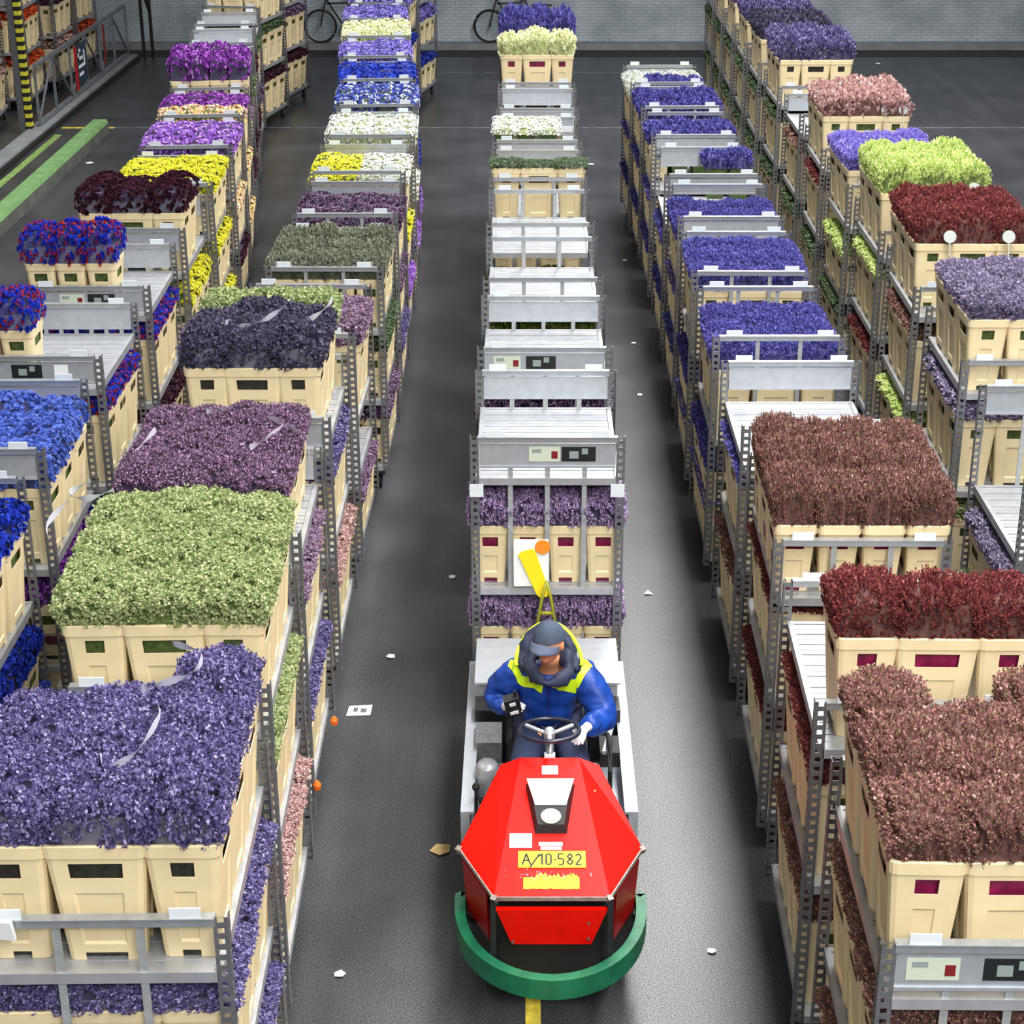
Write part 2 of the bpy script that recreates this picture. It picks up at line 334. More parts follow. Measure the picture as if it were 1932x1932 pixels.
# ---------------------------------------------------------------- buckets
def bucket_mesh(W, D, Hh, taper, ww, dw, name):
    """tapered rectangular flower bucket, window in every side, recessed panel, feet; base at z=0"""
    bm = bmesh.new()
    def P(sx, sy, z):
        k = taper+(1-taper)*min(1, (z/Hh))
        return Vector((sx*W/2*k, sy*D/2*k, z))
    c = .030                      # corner cut
    zs = [0, .035, .075, min(Hh*.50, Hh-.26), Hh-.225, Hh-.155, Hh-.085, Hh-.06]
    faces = []
    def vert(side, u, z, off=0):
        # side 0 front(-y) 1 right(+x) 2 back 3 left ; u in metres at top width
        k = taper+(1-taper)*(z/Hh); hw, hd = W/2*k, D/2*k
        if side == 0: p = (u*k, -hd+off, z)
        elif side == 2: p = (-u*k, hd-off, z)
        elif side == 1: p = (hw-off, u*k, z)
        else: p = (-hw+off, -u*k, z)
        return bm.verts.new(p)
    for side in range(4):
        half = (W if side % 2 == 0 else D)/2-c; w = (ww if side % 2 == 0 else dw)/2; us = [-half, -w*1.05, w*1.05, half]
        grid = [[vert(side, u, z) for u in us] for z in zs]
        for i in range(len(zs)-1):
            for j in range(3):
                if j == 1 and i in (0, 5): continue
                if j == 1 and i == 2 or (j == 1 and i == 3):
                    if i == 3: continue
                    # recessed panel from row 2 to row 4
                    q = [grid[2][1], grid[2][2], grid[4][2], grid[4][1]]
                    rv = [vert(side, u, z, .008) for u, z in ((us[1]*.9, zs[2]+.012), (us[2]*.9, zs[2]+.012), (us[2]*.9, zs[4]-.012), (us[1]*.9, zs[4]-.012))]
                    bm.faces.new(rv)
                    for a in range(4): bm.faces.new((q[a], q[(a+1) % 4], rv[(a+1) % 4], rv[a]))
                    continue
                bm.faces.new((grid[i][j], grid[i][j+1], grid[i+1][j+1], grid[i+1][j]))
    bmesh.ops.remove_doubles(bm, verts=bm.verts, dist=.0005)
    # corners
    for sx in (-1, 1):
        for sy in (-1, 1):
            col = []
            for z in zs:
                k = taper+(1-taper)*(z/Hh); hw, hd = W/2*k, D/2*k
                col.append([Vector((sx*hw-sx*c*k, sy*hd, z)), Vector((sx*(hw-c*k*.3), sy*(hd-c*k*.3), z)), Vector((sx*hw, sy*hd-sy*c*k, z))])
            for i in range(len(zs)-1):
                for j in range(2): bm.faces.new([bm.verts.new(p) for p in (col[i][j], col[i][j+1], col[i+1][j+1], col[i+1][j])])
    # base
    k = taper; z = .04; hw, hd = W/2*k*.98, D/2*k*.98
    bm.faces.new([bm.verts.new(p) for p in ((-hw, -hd, z), (hw, -hd, z), (hw, hd, z), (-hw, hd, z))])
    bmesh.ops.remove_doubles(bm, verts=bm.verts, dist=.0012)
    bmesh.ops.recalc_face_normals(bm, faces=bm.faces)
    bmesh.ops.solidify(bm, geom=bm.faces[:], thickness=.004)
    # rim collar: rounded loops
    def loop(W2, D2, z, r=.035):
        pts = []
        for qx, qy, a0 in ((1, -1, -90), (1, 1, 0), (-1, 1, 90), (-1, -1, 180)):
            for a in (0, 30, 60, 90):
                t = R(a0+a); pts.append(Vector((qx*(W2/2-r)+r*math.cos(t), qy*(D2/2-r)+r*math.sin(t), z)))
        return [bm.verts.new(p) for p in pts]
    Ls = [loop(W*.975, D*.975, Hh-.062), loop(W+.006, D+.006, Hh-.058), loop(W+.014, D+.014, Hh-.004), loop(W+.008, D+.008, Hh), loop(W-.012, D-.012, Hh), loop(W-.02, D-.02, Hh-.062)]
    for a, b2 in zip(Ls[:-1], Ls[1:]):
        for i in range(len(a)): bm.faces.new((a[i], a[(i+1) % len(a)], b2[(i+1) % len(a)], b2[i]))
    me = bpy.data.meshes.new(name); bm.to_mesh(me); bm.free(); me.materials.append(M_CREAM); return me
TALL = bucket_mesh(.395, .295, .55, .75, .205, .09, 'flower_bucket')
SMALL = bucket_mesh(.242, .385, .43, .78, .105, .19, 'flower_bucket')

# ---------------------------------------------------------------- flower bunches (unit footprint .40 x .30, z=0 at the rim)
def bunch_mesh(kind, lod, seed):
    rnd = random.Random(seed); b = MB(); W, D = .455, .35
    def top(u, v):
        e = (abs(u)**3.2+abs(v)**3.2)
        return .22*(1-.26*e)+.010*math.sin(5*u+seed)*math.cos(4*v+seed*2)
    N = 9; base = len(b.v)
    sub = {'fluff': .034, 'spike': .042, 'bloom': .034}[kind]
    for i in range(N):
        for j in range(N):
            u, v = -1+2*i/(N-1), -1+2*j/(N-1)
            q = max(abs(u), abs(v))
            z = top(u, v)-sub if q < .99 else .0
            k = .90 if q < .99 else .80
            b.v.append((u*W/2*k, v*D/2*k, z))
    for i in range(N-1):
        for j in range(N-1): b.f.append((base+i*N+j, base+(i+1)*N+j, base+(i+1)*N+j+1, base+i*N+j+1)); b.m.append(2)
    # stems down into the bucket
    b.hexa([(-.13, -.09, -.5), (.13, -.09, -.5), (.13, .09, -.5), (-.13, .09, -.5), (-.17, -.12, .04), (.17, -.12, .04), (.17, .12, .04), (-.17, .12, .04)], 1)
    def pt():
        if rnd.random() < .60:
            u, v = rnd.uniform(-1, 1), rnd.uniform(-1, 1); z = top(u, v)
            n = Vector((u*.8*abs(u), v*.8*abs(v), 1)).normalized()
            k = 1.0
        else:
            t = rnd.random(); s = rnd.choice((-1, 1))
            if rnd.random() < .55: u, v, n = s, rnd.uniform(-1, 1), Vector((s, 0, .5))
            else: u, v, n = rnd.uniform(-1, 1), s, Vector((0, s, .5))
            z = top(u, v)*t+.012; k = .86+.14*t**.5; n.normalize()
        return Vector((u*W/2*k, v*D/2*k, z)), n
    def quad(p, a, c, m=0):
        b.v += [tuple(p-a-c), tuple(p+a-c), tuple(p+a+c), tuple(p-a+c)]; n4 = len(b.v); b.f.append((n4-4, n4-3, n4-2, n4-1)); b.m.append(m)
    def rv():
        return Vector((rnd.gauss(0, 1), rnd.gauss(0, 1), rnd.gauss(0, 1))).normalized()
    if kind == 'fluff':
        nc, nf, s, rc = ((820, 16, .0056, .020), (420, 12, .0085, .022), (190, 9, .014, .026))[lod]
        for _ in range(nc):
            c, n = pt(); c = c+n*rnd.uniform(-.02, .012)
            for _ in range(nf):
                p = c+rv()*rc*rnd.random()**.5; nn = (rv()+n*.7).normalized(); a = nn.orthogonal().normalized(); a.rotate(Matrix.Rotation(rnd.uniform(0, 6.28), 3, nn)); k = s*rnd.uniform(.7, 1.3)
                quad(p, a*k, nn.cross(a)*k*.8)
            if lod == 0: # a thin stalk under each spray
                q = c-n*.05; a = n.orthogonal()*.0012; b.v += [tuple(q-a), tuple(q+a), tuple(c)]; n3 = len(b.v); b.f.append((n3-3, n3-2, n3-1)); b.m.append(1)
    elif kind == 'spike':
        nc, nf, L, w = ((760, 15, .011, .0036), (440, 12, .015, .0048), (200, 9, .024, .009))[lod]
        org = Vector((0, 0, -.25))
        for _ in range(nc):
            c, n = pt(); d = ((c-org).normalized()+n*.35+rv()*.22).normalized(); c = c-d*.02+d*rnd.uniform(0, .03)
            for i in range(nf):
                p = c-d*(i/nf*.05)+rv()*.006; dd = (d+rv()*.75).normalized(); a = dd.orthogonal().normalized(); a.rotate(Matrix.Rotation(rnd.uniform(0, 6.28), 3, dd)); k = rnd.uniform(.7, 1.3)
                quad(p+dd*L*k*.5, a*w*k, dd*L*k*.5)
    else:
        nb, npt, r = ((430, 7, .024), (330, 6, .025), (200, 5, .028))[lod]
        for _ in range(nb):
            c, n = pt(); n = (n+rv()*.4).normalized(); c = c+n*rnd.uniform(-.012, .012); a = n.orthogonal().normalized(); e = n.cross(a); rr = r*rnd.uniform(.75, 1.2)
            for lay, (kr, kz) in enumerate(((1, .25), (.6, .55))[:2 if lod < 2 else 1]):
                i0 = len(b.v); b.v.append(tuple(c-n*.006))
                for i in range(npt*2):
                    t = math.pi*i/npt+lay; rad = rr*kr*(1 if i % 2 == 0 else .62); b.v.append(tuple(c+(a*math.cos(t)+e*math.sin(t))*rad+n*rr*kz))
                for i in range(npt*2): b.f.append((i0, i0+1+i, i0+1+(i+1) % (npt*2))); b.m.append(0)
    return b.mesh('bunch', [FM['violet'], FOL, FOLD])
BUNCH = {}
def bunch(kind, lod, v):
    k = (kind, lod, v)
    if k not in BUNCH: BUNCH[k] = bunch_mesh(kind, lod, 11*v+{'fluff': 1, 'spike': 2, 'bloom': 3}[kind]+lod*5)
    return BUNCH[k]
def sleeve_mesh(n=3):
    rnd = random.Random(n); b = MB(); K = 24; r0 = len(b.v)
    for z, k in ((.0, .92), (.06, .98), (.12, 1.06)):
        for i in range(K):
            t = 2*math.pi*i/K; c, s = math.cos(t), math.sin(t); q = (abs(c)**4+abs(s)**4)**-.25
            b.v.append((c*q*.205*k*(1+rnd.uniform(-.02, .02)), s*q*.155*k*(1+rnd.uniform(-.02, .02)), z+rnd.uniform(-.012, .012)*(z > 0)))
    for j in range(2):
        for i in range(K): b.f.append((r0+j*K+i, r0+j*K+(i+1) % K, r0+(j+1)*K+(i+1) % K, r0+(j+1)*K+i)); b.m.append(0)
    return b.mesh('sleeve', M_CELLO, smooth=True)
SLEEVE = sleeve_mesh()
KINDNAME = {'fluff': 'statice_bunch', 'spike': 'filler_flower_bunch', 'bloom': 'cut_flower_bunch'}
DEMANDS = []      # every bucket or bunch the photo shows, before the nearest 300 of a kind become objects
def want(what, key, M, color, label, group, score, extra=None): DEMANDS.append((what, key, M, color, label, group, score, extra))
def dist(x, y): return y*.917+4*.399
def fill(tr, z, colors, kind, layout, where, tname, grid=None, hscale=1., full=True, near_side='r', sleeve=False, stem='g', xoff=0., yoff=.05, front=True, xsc=1.0):
    """stand buckets with bunches on one shelf. layout 'T' tall 3+4+3, 'S' small four across.
       colors: one name or function(col,row)->name ; grid: function(col,row)->bool ; full False: only near side column and front row"""
    Mw = Matrix.Translation(tr.location) @ Matrix.Rotation(tr.rotation_euler.z, 4, 'Z')
    if layout == 'T': cells = [('left', -.325, .30, .40, 3, 90), ('middle', .005, .40, .30, 4, 0), ('right', .335, .30, .40, 3, 90)]
    else: cells = [(n, -.372+.248*i, .248, .395, 3, 0) for i, n in enumerate(('left', 'centre-left', 'centre-right', 'right'))]
    for ci, (cn, cxx, cw, cd, nr, rot) in enumerate(cells):
        for r_ in range(nr):
            if grid and not grid(ci, r_): continue
            edge = (cn == {'r': 'right', 'l': 'left', 'c': 'none'}[near_side])
            vis_b = edge or (r_ == 0 and front)
            if not full and not vis_b: continue
            rowname = ('front', 'second', 'third', 'back')[r_] if nr == 4 else ('front', 'second', 'back')[r_]
            hs = hscale(ci, r_) if callable(hscale) else hscale
            rn = random.Random(hash((round(tr.location.x, 2), round(tr.location.y, 2), z, ci, r_)))
            lx, ly = (cxx+xoff)*xsc, yoff+cd*(r_+.5)
            jit = rn.uniform(-1.5, 1.5)
            Mb = Mw @ Matrix.Translation((lx, ly, z+.002)) @ Matrix.Rotation(R(rot+jit), 4, 'Z')
            p = Mb.translation; sc = 1000/(dist(p.x, p.y))**2
            col = colors(ci, r_) if callable(colors) else colors
            pos = '%s %s' % (rowname, cn)
            if vis_b: want('bucket', layout, Mb, None, '%s cream bucket under %s flowers, %s' % (pos, col, where), 'cream buckets on the ' + tname, sc*(1.6 if full else 1), (col,))
            if layout == 'T': S = Matrix.Diagonal((.97*rn.uniform(.96, 1.06), .97*rn.uniform(.96, 1.06), hs*rn.uniform(.88, 1.12), 1)); rz = .55
            else: S = Matrix.Diagonal((.64, 1.30, hs*rn.uniform(.88, 1.12), 1)); rz = .43
            flip = 180 if rn.random() < .5 else 0
            Mf = Mb @ Matrix.Translation((0, 0, rz-.012)) @ Matrix.Rotation(R(flip), 4, 'Z') @ S
            lod = 0 if dist(p.x, p.y) < 12 else (1 if dist(p.x, p.y) < 19 else 2)
            want(kind, (kind, lod, rn.randrange(3)), Mf, col, '%s bunch of %s flowers, %s' % (pos, col, where), '%s flower bunches on the %s' % (col, tname), sc*(1.5 if full else 1), (stem, sleeve and rn.random() < .85))

# ---------------------------------------------------------------- the four rows and the towed train
ORD = ['nearest', 'second', 'third', 'fourth', 'fifth', 'sixth', 'seventh', 'eighth', 'ninth', 'tenth', 'eleventh', 'twelfth', 'thirteenth', 'fourteenth', 'fifteenth', 'sixteenth']
TR = {}
def build_row(row, rname, side, posts, specs):
    for i, (x, y, a) in enumerate(posts):
        sp = dict(specs.get('*', {})); sp.update(specs.get(i, {}))
        desc = sp.pop('d', 'loaded with flower buckets'); top = sp.pop('top', None); mid = sp.pop('mid', None); low = sp.pop('low', None)
        lab = '%s trolley %s of the %s, %s' % (ORD[i], 'at the front' if False else 'from the camera', rname, desc)
        lab = '%s trolley of the %s, %s' % (ORD[i], rname, desc)
        tz = sp.get('tz', ZT)
        if tz < 1.66 and 'mz' not in sp: sp['mz'] = .86
        mz = sp.get('mz', ZM)
        t = trolley(x, y, a, side, row, lab, 'steel trolleys of the ' + rname, **sp)
        TR[(row, i)] = t; ns = side
        for z, c, sn in ((tz, top, 'top shelf'), (mz, mid, 'middle shelf'), (ZB, low, 'lowest shelf')):
            if not c: continue
            c = dict(c); col = c.pop('c'); k = c.pop('k', 'fluff'); lay = c.pop('l', 'T')
            if sn != 'top shelf':
                c.setdefault('full', False); c.setdefault('hscale', .62)
                if tz < 1.66: lay = 'S'
                nxt = tz if sn == 'middle shelf' else mz
                room = nxt-.05-z-(.55 if lay == 'T' else .43)
                c['hscale'] = max(.12, min(c['hscale'], room/.245))
            fill(t, z, col, k, lay, '%s, %s trolley, %s' % (sn, ORD[i], rname), rname, near_side=ns, **c)
F_ = lambda c, k='fluff', l='T', **kw: dict(c=c, k=k, l=l, **kw)
# row L1, beside the aisle on the left: x,y of the right front post foot, heading
L1 = [(-1.14,5.61,.9),(-1.22,7.43,1.0),(-1.28,9.18,.7),(-1.30,11.04,.1),(-1.30,12.84,-1.0),(-1.22,14.67,-.4),(-1.22,16.53,.6),(-1.26,18.32,.8),(-1.27,20.17,2.3),(-1.34,22.0,3.5),(-1.46,23.77,4.8),(-1.63,25.6,4.8),(-1.77,27.44,4.5),(-1.92,29.26,4.6),(-2.0,31.0,-3),(-1.93,32.75,-11)]
lo = dict(tz=1.55, hscale=.7)
build_row('L1', 'inner left row', 'r', L1, {
 '*': dict(mid=F_('plum'), low=F_('violet'), d='loaded with flowers'),
 0: dict(top=F_('violet', grid=lambda c, r: r < (2, 3, 3)[c], hscale=1.15, sleeve=True), mid=F_('violet', front=True, sleeve=True), low=F_('violet', front=True), fd=-2, rd=2, d='piled with violet flowers at lower left'),
 1: dict(top=F_('green', hscale=.95), mid=F_('green'), low=F_('pink'), rd=2, d='topped by the large pale green flower bed'),
 2: dict(top=F_('mauve', l='S', grid=lambda c, r: True, xoff=-.05, xsc=.93, hscale=.8), mid=F_('lilac'), low=F_('violet'), fp=1, rp=1, d='topped by a mauve flower bed'),
 3: dict(top=F_(lambda c, r: 'dusk violet' if r < (2, 3, 2)[c] else 'green', hscale=1.05, sleeve=True, yoff=.14, xsc=.92, xoff=-.03), mid=F_('violet'), low=F_('pink'), fp=1, d='topped by dusky violet and green flowers'),
 4: dict(top=F_('lilac', grid=lambda c, r: r > 0, yoff=.1), tz=1.25, mz=.8, mid=None, low=F_('mauve'), rd=2, fd=2, d='with lilac flowers on a lowered shelf'),
 5: dict(tz=1.5, top=F_('grey green', 'spike', 'S', hscale=.95), mid=F_('sage'), low=F_('plum'), fd=2, rd=0, d='topped by fine grey green foliage'),
 6: dict(top=F_('plum', 'bloom', 'S', hscale=.6), tz=1.42, mid=F_('plum', 'bloom'), rp=1, fd=2, d='with plum flowers below its grey end panel'),
 7: dict(top=F_(lambda c, r: 'yellow' if c < 2 else 'white', 'bloom', 'S', hscale=.5), tz=1.46, rp=1, mid=F_('yellow', 'bloom'), low=F_('orchid'), d='with yellow and white blooms side by side'),
 8: dict(top=F_('white', 'bloom', 'S', hscale=.7), tz=1.5, rp=1, mid=F_('white', 'bloom'), low=F_('orchid', 'bloom'), d='topped by white blooms'),
 9: dict(top=F_('blue-white', 'bloom', 'S', hscale=.9, sleeve=True), tz=1.5, rd=2, mid=F_('blue', 'bloom'), low=F_('orchid'), d='topped by wrapped blue and white blooms'),
 10: dict(top=F_('blue', 'bloom', 'S', hscale=.7), tz=1.5, fd=2, mid=F_('blue', 'bloom'), d='topped by deep blue blooms'),
 11: dict(top=F_('lavender', 'bloom', 'S', hscale=.8), tz=1.5, fp=0, mid=F_('lavender'), d='topped by pale lavender blooms'),
 12: dict(top=F_('pale cream', 'bloom', 'S', hscale=.9), tz=1.5, mid=F_('white', 'bloom'), d='topped by creamy white blooms'),
 13: dict(top=F_('lavender', 'bloom', 'S', hscale=.8), tz=1.5, mid=F_('lavender'), d='with lavender blooms, just under the wall'),
 14: dict(top=F_('lavender', 'bloom', 'S', hscale=.7), tz=1.55, mid=F_('blue', 'bloom'), d='half hidden behind lavender blooms'),
 15: dict(top=F_('blue', 'bloom'), mid=F_('lavender', 'bloom', 'S', hscale=.9), low=F_('blue', 'bloom', 'S'), d='angled by the wall with pierced cream crates'),
})
L2 = [(-3.1,6.94,0),(-3.05,8.69,0),(-3.05,10.48,1.0),(-3.09,12.31,.2),(-3.09,14.11,1.0),(-3.13,15.98,1.2),(-3.17,17.77,2.3),(-3.24,19.6,3.8),(-3.38,21.37,5.8),(-3.57,23.15,7.0),(-3.8,24.97,6.9),(-4.01,26.78,7.2),(-4.25,28.63,5),(-4.45,30.5,-11),(-4.33,32.35,-13)]
build_row('L2', 'outer left row', 'r', L2, {
 '*': dict(mid=F_('plum', 'bloom'), low=F_('burgundy'), d='loaded with flowers'),
 0: dict(top=None, mid=F_('blue', 'bloom'), low=F_('blue', 'bloom', hscale=1), d='cut off by the left edge of the photo'),
 1: dict(tz=1.21, mz=.5, top=F_('blue', 'bloom'), mid=F_('blue', 'bloom', hscale=1), low=F_('blue', 'bloom', hscale=1), d='with bright blue blooms at the photo edge'),
 2: dict(tz=1.21, mz=.5, top=F_('sky blue', 'bloom', hscale=1.1), mid=F_('magenta purple', 'bloom', hscale=.8), rp=1, fp=1, d='topped by sky blue blooms'),
 3: dict(top=F_('blue-red', 'bloom', 'S', grid=lambda c, r: c < 2 and r == 0, hscale=1.3, sleeve=True), mid=F_('blue-red', 'bloom', hscale=.9), low=F_('blue', 'bloom'), fp=1, rp=1, rd=7, stickers=(('black', -.05), ('note', .2)), d='mostly bare on top with black sticker panel'),
 4: dict(top=F_('blue-red', 'bloom', 'S', grid=lambda c, r: c < 3 and r == 0, hscale=1.25, sleeve=True, xoff=-.02), mid=F_('blue-red', 'bloom', hscale=.9), fp=1, rp=1, rd=3, stickers=(('black', .1), ('pale', -.14)), d='with three wrapped blue and red bouquets'),
 5: dict(top=F_('burgundy', 'bloom', grid=lambda c, r: r < 2, hscale=1.1, sleeve=True, yoff=.1), tz=1.62, mid=F_('yellow', 'bloom', hscale=.9), fp=1, rp=1, d='topped by wrapped burgundy bouquets'),
 6: dict(tz=1.5, top=F_('yellow', 'bloom', 'S', hscale=.7), mid=F_('yellow', 'bloom', hscale=.9), low=F_('yellow', 'bloom'), rp=1, d='topped by bright yellow blooms'),
 7: dict(top=F_('orchid', 'bloom', 'S', hscale=.8), tz=1.5, fp=0, rp=1, mid=F_('peach', 'bloom'), d='topped by orchid pink purple blooms'),
 8: dict(top=F_(lambda c, r: 'peach' if r == 0 else 'magenta purple', 'bloom', 'S', hscale=.8), tz=1.5, rp=1, mid=F_('peach', 'bloom', hscale=1), low=F_('peach', 'bloom'), d='with peach blooms before magenta purple ones'),
 9: dict(top=F_('magenta purple', 'bloom', 'S', hscale=1.35), tz=1.7, rp=1, d='topped by tall magenta purple blooms'),
 10: dict(rp=1, fp=1, mid=F_('sage'), d='bare on top, behind the magenta purple blooms'),
 11: dict(rp=1, mid=F_('burgundy'), d='bare on top with two pale end panels'),
 12: dict(rp=1, mid=F_('sage'), low=F_('plum'), d='bare on top near the wall'),
 13: dict(top=F_('burgundy'), mid=F_('sage', hscale=1.2), low=F_('burgundy'), d='angled beside the parked bicycle'),
 14: dict(top=F_('plum'), mid=F_('plum', hscale=.9), d='last and angled, right beside the bicycle wheel'),
})
R1 = [(1.32,5.45,-.7),(1.34,7.26,-1.0),(1.38,9.09,-.6),(1.40,10.88,.2),(1.39,12.78,.2),(1.38,14.55,-.6),(1.41,16.41,0),(1.41,18.17,.2),(1.40,20.14,.5),(1.38,21.83,1.2),(1.34,23.46,1.5)]
build_row('R1', 'inner right row', 'l', R1, {
 '*': dict(mid=F_('blue violet', 'spike'), low=F_('blue violet', 'spike'), d='loaded with flowers'),
 0: dict(top=F_('red brown', 'spike', hscale=lambda c, r: .95 if c else (1.0 if r else .8), stem='m', yoff=.1, grid=lambda c, r: (c, r) != (1, 3)), mid=F_('red brown', 'spike', hscale=.8), low=F_('red brown', 'spike'), fp=1, fd=-3, stickers=(('pale', -.3), ('black', 0)), d='piled with red brown flowers at lower right'),
 1: dict(top=F_('crimson', 'spike', grid=lambda c, r: r == 0, hscale=1.05, stem='m', xoff=.06, yoff=.08), mid=F_('crimson', 'spike'), low=F_('red brown', 'spike'), rp=0, d='with one row of dark crimson flowers'),
 2: dict(top=F_('red brown', 'spike', 'S', hscale=1.2, stem='m'), tz=1.69, mid=F_('crimson', 'spike'), low=F_('crimson', 'spike'), fd=2, d='topped by the wide red brown bed, four across'),
 3: dict(tz=1.74, mid=F_('blue violet', 'spike', hscale=1), low=F_('red brown', 'spike'), rp=1, d='bare on top, behind the wide red brown bed'),
 4: dict(mz=.5, top=F_('blue violet', 'spike', hscale=.95), tz=1.22, fd=2, rd=2, mid=F_('blue violet', 'spike', hscale=1), d='topped by the largest blue violet bed'),
 5: dict(mz=.6, top=F_('blue violet', 'spike', hscale=.85), tz=1.32, fd=2, rd=2, d='topped by the second blue violet bed'),
 6: dict(top=F_('blue violet', 'spike', 'S', hscale=.8), tz=1.36, fp=1, d='with blue violet flowers behind a pale panel'),
 7: dict(top=F_('blue violet', 'spike', 'S', hscale=.7, grid=lambda c, r: r > 1 and c > 1), tz=1.5, fp=1, rp=1, d='nearly bare with two pale panels'),
 8: dict(top=F_('blue violet', 'spike', 'S', hscale=.8, grid=lambda c, r: r > 0), tz=1.42, fp=1, d='with blue violet flowers behind its wide panel'),
 9: dict(top=F_('blue violet', 'spike', 'S', hscale=.9), tz=1.45, fd=2, d='topped by a deep blue violet bed'),
 10: dict(top=F_(lambda c, r: 'white' if (r == 2 or c == 0) else 'blue violet', 'spike', 'S', hscale=.9), tz=1.4, rp=1, d='last in line with white sprays at back'),
})
R2 = [(3.13,10.36,0),(3.13,12.22,-.6),(3.16,14.08,-.8),(3.20,15.88,0),(3.21,17.7,0),(3.21,19.43,-.4),(3.24,21.34,.4),(3.22,23.19,.8),(3.18,24.97,0),(3.18,26.73,-.5),(3.21,28.63,0),(3.21,30.34,-.4),(3.23,32.13,-.5)]
build_row('R2', 'outer right row', 'l', R2, {
 '*': dict(mid=F_('crimson', 'spike'), low=F_('sage'), d='loaded with flowers'),
 0: dict(tz=1.30, mz=.6, mid=F_('lavender grey', sleeve=True, hscale=.8), rp=1, rd=2, d='with a bare ribbed shelf at right edge'),
 1: dict(top=F_('lavender grey', 'spike', hscale=.8, yoff=.03), mid=F_('lavender grey', sleeve=True, hscale=1), low=F_('green'), d='topped by lavender grey flowers'),
 2: dict(top=F_('red brown' and 'crimson', 'spike', hscale=1.15, yoff=.25), mid=F_('red brown', 'spike'), low=F_('lime'), rp=0, d='topped by a dark red bed at right edge'),
 3: dict(top=F_('lime', 'spike', hscale=1.25, yoff=.2), mid=F_('lime'), low=F_('crimson', 'spike'), d='topped by the lime green bed'),
 4: dict(tz=1.6, top=F_('lavender', 'spike', hscale=.9, yoff=.2), mid=F_('lime'), low=F_('sage'), d='topped by lavender flowers behind the lime bed'),
 5: dict(top=F_('pink', 'spike', hscale=1.1, yoff=.25), mid=F_('crimson', 'spike'), d='topped by the pink flower bed'),
 6: dict(rp=1, mid=F_('red brown', 'spike'), d='bare on top, behind the pink bed'),
 7: dict(top=F_('plum' and 'violet', 'spike', hscale=1.3, yoff=.2, stem='m'), mid=F_('sage'), d='topped by dark violet flowers'),
 8: dict(top=F_('dusk violet', 'spike', hscale=1.2, yoff=.1), mid=F_('sage'), d='with dusky violet flowers behind the violet bed'),
 9: dict(top=F_('violet', 'spike', hscale=1.2), mid=F_('sage'), d='topped by violet flowers before the wall'),
 10: dict(top=F_('violet', 'spike'), mid=F_('sage', hscale=1), d='far off, with violet flowers at top edge'),
 11: dict(top=F_('sage', 'spike', hscale=1), mid=F_('sage', hscale=1), d='far off with sage green leaves'),
 12: dict(top=F_('sage'), mid=F_('sage', hscale=1), d='last and furthest, against the wall'),
})
C0 = [(.13,10.68,0),(.13,12.51,0),(.13,14.35,.1),(.12,16.17,.2),(.11,18.01,0),(.11,19.85,-.2),(.12,21.7,-.2),(.12,23.45,-.2)]
MT = dict(tz=1.77)
build_row('C', 'towed train', 'c', C0, {
 '*': dict(tz=1.77, mz=.98, mid=F_('sage', 'spike', 'S'), low=F_('sage', 'spike', 'S'), d='bare on top'),
 0: dict(mid=F_('pale purple', 'fluff', 'S', front=True, stem='m', hscale=1.05), low=F_('pale purple', 'fluff', 'S', stem='m', hscale=1.1), fp=1, fd=-3, rp=1, rd=3, stickers=(('pale', -.02), ('black', .2)), d='right behind the driver, bare on top'),
 1: dict(mid=F_('plum', 'fluff', 'S', hscale=1.1), fp=1, fd=-3, rp=1, rd=3, stickers=(('pale', -.28), ('black', -.03)), d='with a dark sticker on its panel'),
 2: dict(mid=F_('olive', 'spike', 'S', hscale=1.3), fd=2, rd=2, rp=0, d='with its top shelf open and bare'),
 3: dict(fd=2, rd=2, mid=F_('olive', 'spike', 'S'), d='with a gleaming bare shelf, two dividers'),
 4: dict(top=F_('sage', 'spike', grid=lambda c, r: r == 0, hscale=.2, yoff=.02), tz=1.60, fd=2, rd=2, mid=F_('sage', 'spike', 'S'), d='with three upright cream buckets'),
 5: dict(top=F_('white', 'bloom', 'S', grid=lambda c, r: r > 0 and c < 3, hscale=.35), tz=1.6, fp=1, fd=2, d='with white sprigs on top'),
 6: dict(fp=1, rp=1, d='bare with a pale end panel'),
 7: dict(top=F_(lambda c, r: 'pale cream' if r < (1, 2, 1)[c] else 'blue violet', 'spike', hscale=lambda c, r: 1.2 if r < (1, 2, 1)[c] else 2.1, yoff=.22, stem='m'), tz=1.82, fp=1, fd=2, d='last, carrying cream and blue violet flowers'),
})
B0 = [(-8.95,30.3,6),(-8.85,32.2,2),(-8.8,34.1,-2),(-8.85,36.0,-4),(-10.2,31.2,4),(-10.15,33.2,0),(-10.1,35.2,0)]
build_row('B', 'fenced-off stock', 'r', B0, {
 '*': dict(mid=F_('sage', 'spike', hscale=.8), low=F_('orange', 'bloom', front=True), top=F_('peach', 'spike', grid=lambda c, r: r == 0 or c == 2, hscale=.6), d='loaded with cream crates'),
 0: dict(mid=F_('scarlet', 'bloom', hscale=1), low=F_('pink', 'bloom'), d='beside the striped post'),
 1: dict(mid=F_('orange', 'bloom', hscale=1), low=F_('orange', 'bloom'), rp=1, fp=1, d='with orange blooms on its middle shelf'),
 2: dict(mid=F_('burgundy', 'bloom'), low=F_('pink', 'bloom'), d='with dark red blooms halfway up'),
 3: dict(mid=F_('burgundy', 'bloom'), d='nearest the dark end frame'),
 4: dict(d='at far left photo edge'), 5: dict(d='in the back file, left of the orange blooms'), 6: dict(d='in the back file, furthest back'),
})

